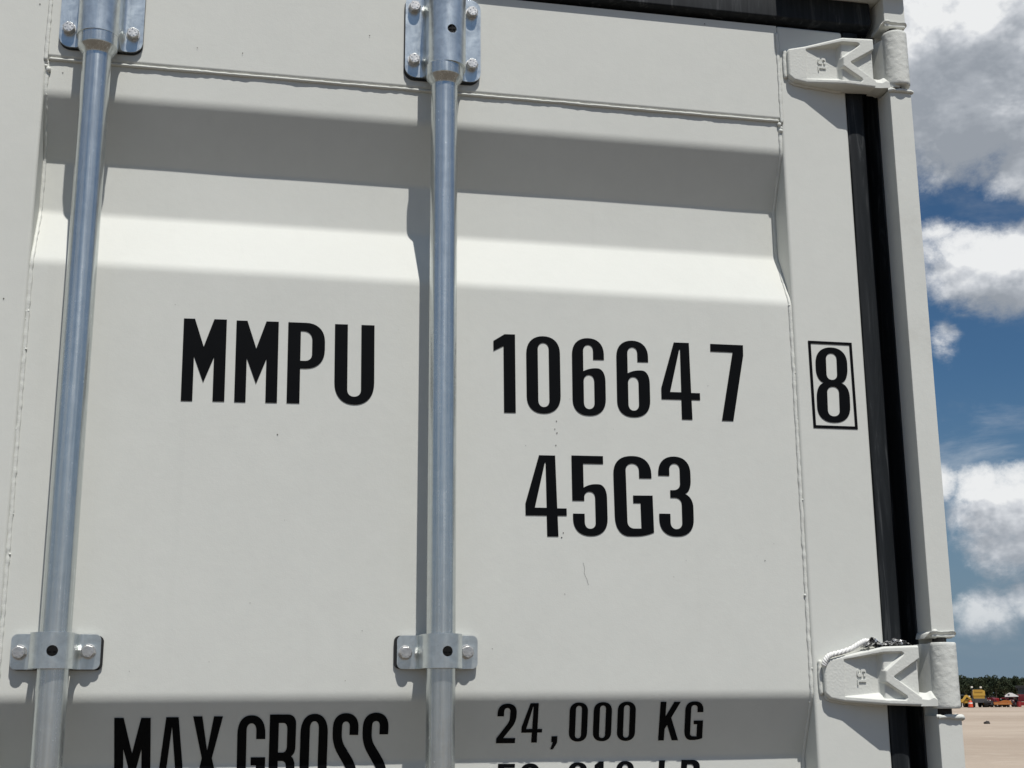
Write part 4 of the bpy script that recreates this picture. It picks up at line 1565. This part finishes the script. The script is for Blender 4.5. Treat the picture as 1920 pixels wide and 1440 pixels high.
# wheel loader seen from the back
t = far_thing('wheel_loader', 'yellow wheel loader facing away with two work lamps on its tall engine cover', 'wheel loader', 1835.5, D0, 6)
part(t, 'counterweight', MG, lambda bm: add_box(bm, -0.85, 0.85, -1.7, 1.9, 0.75, 1.45, 0.05))
part(t, 'engine_cover', MY, lambda bm: add_prism(bm, [(-0.95, 1.95), (1.0, 1.95), (1.0, 2.75), (0.55, 2.95), (-0.75, 2.95), (-0.95, 2.75)], 'y', -1.5, 0.5))
part(t, 'grille', MYD, lambda bm: add_box(bm, -0.7, 0.62, -1.56, -1.502, 2.52, 2.86))
part(t, 'skirt', MYD, lambda bm: add_box(bm, -0.9, 0.9, -1.45, 0.45, 1.452, 1.948))
part(t, 'cab', MGL, lambda bm: add_box(bm, -0.75, 0.6, 0.55, 1.7, 1.46, 3.1))
for lx, lz in ((-1.0, 3.25), (0.45, 3.2)):
    st = part(t, 'lamp_bracket', MG, lambda bm: add_box(bm, lx - 0.06, lx + 0.06, -0.9, -0.78, 2.6, lz))
    part(st, 'work_lamp', ML, lambda bm: add_box(bm, lx - 0.16, lx + 0.16, -1.0, -0.70, lz + 0.002, lz + 0.28))
for sx in (-1.0, 1.0):
    wheel(t, sx, -0.95, 0.80, 0.6, MYD)
    wheel(t, sx, 1.35, 0.80, 0.6, MYD)

t = far_thing('tractor', 'maroon tractor right beside the tall yellow wheel loader', 'tractor', 1848, D0, 20)
tractor(t, MR, MR, 0.85, cab=False)
part(t, 'roll_bar', MG, lambda bm: add_prism(bm, [(-0.5, 1.3), (-0.42, 1.3), (-0.42, 2.05), (0.42, 2.05), (0.42, 1.3), (0.5, 1.3), (0.5, 2.13), (-0.5, 2.13)], 'y', 0.85, 0.95))
part(t, 'lamp', ML, lambda bm: add_box(bm, -0.1, 0.25, 0.80, 1.0, 2.132, 2.35))
t = far_thing('baler', 'dark red hay baler in the middle of the machine row', 'baler', 1858.5, D0 + 0.6, -12)
part(t, 'body', MR, lambda bm: add_prism(bm, [(-0.75, 0.55), (0.75, 0.55), (0.75, 1.3), (0.45, 1.62), (-0.6, 1.62), (-0.75, 1.35)], 'y', -1.0, 1.4))
part(t, 'guard', MG, lambda bm: add_box(bm, -0.62, 0.62, -1.05, -1.002, 0.6, 1.1))
part(t, 'lamp', ML, lambda bm: add_box(bm, -0.1, 0.12, -1.12, -1.052, 0.86, 1.08))
for sx in (-0.85, 0.85):
    wheel(t, sx, 0.2, 0.5, 0.3, MW)
t = far_thing('tractor', 'bright red low tractor behind the orange trailer', 'tractor', 1871, D0 + 1.8, -25)
tractor(t, MRB, MRB, 0.95, cab=False)
t = far_thing('tractor', 'dark maroon tractor between the hay baler and the bright red tractor, set back', 'tractor', 1864, D0 + 5, 15)
tractor(t, MR, MR, 0.95, cab=False)
part(t, 'seat', MK, lambda bm: add_box(bm, -0.25, 0.25, 0.5, 0.95, 1.4, 1.95))
t = far_thing('tractor', 'dark maroon tractor behind the orange trailer, next to the white canopy', 'tractor', 1888, D0 + 5, -18)
tractor(t, MR, MR, 1.0, cab=False)
part(t, 'seat', MK, lambda bm: add_box(bm, -0.25, 0.25, 0.5, 0.95, 1.5, 2.0))
t = far_thing('tractor', 'dark tractor behind the traffic drum, between backhoe and wheel loader', 'tractor', 1818, D0 + 4, 10)
tractor(t, MG, MYD, 0.9, cab=False)
part(t, 'lamp', ML, lambda bm: add_box(bm, -0.3, 0.35, 0.6, 0.8, 1.7, 1.95))
t = far_thing('trailer', 'low rusty orange implement trailer in front of the red tractor', 'trailer', 1881, D0 - 3.0, 4)
part(t, 'deck', MO, lambda bm: add_box(bm, -1.5, 1.4, -0.8, 0.8, 0.42, 0.68, 0.03))
part(t, 'side_board', MO, lambda bm: add_prism(bm, [(-1.45, 0.682), (1.38, 0.682), (1.38, 1.1), (0.3, 1.2), (-0.5, 0.95), (-1.45, 0.85)], 'y', 0.6, 0.68))
part(t, 'drawbar', MG, lambda bm: add_box(bm, -2.1, -1.502, -0.05, 0.05, 0.45, 0.55))
for sx in (-0.6, 0.7):
    wheel(t, sx, 0.0, 0.38, 0.25, MO)
t = far_thing('canopy_tractor', 'small dark tractor under a peaked white canopy', 'tractor', 1898, D0, 0)
tractor(t, MR, MR, 0.8, cab=False)
part(t, 'canopy', MW, lambda bm: add_prism(bm, [(-1.05, 1.72), (1.15, 1.75), (1.15, 1.86), (0.2, 2.35), (-0.25, 2.42), (-0.62, 2.25), (-1.05, 1.95)], 'y', -0.9, 1.5))
part(t, 'vent', MG, lambda bm: add_box(bm, -0.55, -0.25, -0.95, -0.902, 2.0, 2.18))
for sx in (-0.75, 0.75):
    part(t, 'canopy_post', MG, lambda bm: add_box(bm, sx - 0.04, sx + 0.04, 0.9, 0.98, 0.9, 1.719))
t = far_thing('fuel_drum', 'small red drum standing beside the dark red harvester', 'drum', 1911.5, D0 - 2, 0)
part(t, 'body', MRB, lambda bm: add_lathe(bm, [(0.02, 0.30), (0.3, 0.30), (0.32, 0.32), (0.34, 0.30), (0.62, 0.30), (0.64, 0.32), (0.66, 0.30), (0.95, 0.30)], 'z', (0, 0, 0), 18), True)
part(t, 'lid', MG, lambda bm: add_lathe(bm, [(0.951, 0.29), (0.98, 0.28)], 'z', (0, 0, 0), 18), True)
t = far_thing('harvester', 'tall dark red harvester with a black roof at the end of the row', 'harvester', 1924, D0 + 1, -8)
part(t, 'body', MR, lambda bm: add_box(bm, -1.1, 1.3, -1.2, 2.4, 0.9, 2.1, 0.08))
part(t, 'cab', MGL, lambda bm: add_box(bm, -0.95, 0.85, -1.1, 0.4, 2.102, 3.15))
part(t, 'cab_roof', MK, lambda bm: add_box(bm, -1.25, 1.0, -1.35, 0.6, 3.152, 3.6, 0.05))
part(t, 'grain_tank', MR, lambda bm: add_box(bm, -1.0, 1.2, 0.7, 2.3, 2.102, 2.9, 0.05))
part(t, 'header', MRB, lambda bm: add_prism(bm, [(-1.9, 0.25), (2.0, 0.25), (2.0, 0.85), (-1.9, 0.85)], 'y', -2.4, -1.5))
for sx in (-1.2, 1.3):
    wheel(t, sx, -0.5, 0.85, 0.5, MR)
    wheel(t, sx, 1.8, 0.6, 0.4, MR)

# dark clod on the lot
bm = bmesh.new()
bmesh.ops.create_icosphere(bm, subdivisions=3, radius=1.0)
for v in bm.verts:
    k = 1 + 0.35 * noise.noise(v.co * 1.6) + 0.15 * noise.noise(v.co * 4)
    v.co = Vector((v.co.x * 0.22 * k, v.co.y * 0.18 * k, max(-0.05, v.co.z * 0.16 * k)))
x, y, z_ = spot(1848, 84.0)
o = mesh_obj('dirt_clod', bm, plain('dark_clod', (0.03, 0.028, 0.026), 0.9, 0, 0.3, 8), None, smooth=True, loc=(x, y, GROUND_Z + 0.02))
tag(o, 'small dark clod lying alone on the tan dirt lot', 'clod')

# ------------------------------------------------------------------ trees
def leaf_material():
    mt, t, bs = material('far_leaves')
    oi = t.new('ShaderNodeNewGeometry')
    n = t.noise(oi.outputs['Position'], 0.22, 4, 0.6)
    rnd = oi.outputs['Random Per Island']
    c = t.ramp(n.outputs['Fac'], [(0.35, (0.022, 0.034, 0.020)), (0.65, (0.050, 0.055, 0.026))])
    c = t.mix(t.math('MULTIPLY', rnd, 0.5), c, (0.034, 0.052, 0.030))
    t.put(bs.inputs['Base Color'], c)
    bs.inputs['Roughness'].default_value = 0.75
    bs.inputs['Specular IOR Level'].default_value = 0.15
    return mt


LEAF = leaf_material()
BARK = plain('bark', (0.07, 0.055, 0.042), 0.9)
rt = random.Random(11)


def leaf_quads(bm, pts, size, rnd):
    for p in pts:
        s = size * rnd.uniform(0.6, 1.3)
        a = Vector((rnd.uniform(-1, 1), rnd.uniform(-1, 1), rnd.uniform(-0.5, 1))).normalized()
        b = a.orthogonal().normalized()
        b = (Matrix.Rotation(rnd.uniform(0, 6.28), 3, a) @ b)
        c = a.cross(b)
        q = [p + b * s, p + c * s * 0.6, p - b * s, p - c * s * 0.6]
        bm.faces.new([bm.verts.new(v) for v in q])


TREE_Y = 455.0
tops = [(1802, 10.6, 'rising right beside the corner post, above the backhoe'), (1812, 10.2, 'just above the orange traffic drum'), (1823, 8.8, 'low one left of the wheel loader lamps'),
        (1832, 9.8, 'right behind the yellow engine cover'), (1842, 9.9, 'just right of the yellow wheel loader'), (1856, 10.8, 'tallest one, above the hay baler'),
        (1870, 10.6, 'above the bright red low tractor'), (1886, 10.1, 'above the orange trailer'), (1899, 9.3, 'above the peaked white canopy'),
        (1909, 10.3, 'above the small red drum'), (1924, 9.9, 'behind the black roof of the harvester')]
for i, (px, hgt, where) in enumerate(tops):
    hgt *= 0.90
    x, y, z_ = spot(px, TREE_Y + rt.uniform(-4, 4))
    root = thing('tree', 'dark green tree of the far wood, ' + where, 'tree', (x, y, GROUND_Z), 0, 'trees at the front of the far wood')
    cw = rt.uniform(2.3, 3.2)
    def crown(bm):
        pts = []
        lobes = [(Vector((rt.uniform(-0.5, 0.5) * cw, rt.uniform(-0.5, 0.5) * cw, hgt * rt.uniform(0.45, 0.86))), rt.uniform(0.9, 1.5)) for _ in range(8)]
        lobes.append((Vector((0, 0, hgt - 1.25)), 1.2))
        for c, r in lobes:
            for _ in range(95):
                d = Vector((rt.gauss(0, 1), rt.gauss(0, 1), rt.gauss(0, 1))).normalized() * r * rt.uniform(0.55, 1.0) ** 0.5
                pts.append(c + d)
        leaf_quads(bm, pts, 0.34, rt)
    part(root, 'crown', LEAF, crown)
    part(root, 'trunk', BARK, lambda bm: add_lathe(bm, [(0, 0.22), (hgt * 0.4, 0.15), (hgt * 0.8, 0.05)], 'z', (0, 0, 0), 8), True)
# the wood behind reads as one mass
bm = bmesh.new()
pts = []
for _ in range(42000):
    u = rt.random()
    x0 = 120 + 330 * u
    y0 = TREE_Y + 6 + rt.uniform(0, 9)
    cap = 8.0 + 1.5 * noise.noise(Vector((x0 * 0.11, 1, 0))) + 0.8 * noise.noise(Vector((x0 * 0.4, 4, 0)))
    pts.append(Vector((x0, y0, GROUND_Z + cap * rt.random() ** 0.75)))
leaf_quads(bm, pts, 0.75, rt)
wd = mesh_obj('far_wood', bm, LEAF, None, recalc=False)
wd['kind'] = 'stuff'
wd['label'] = 'dark green far wood along the edge of the lot'
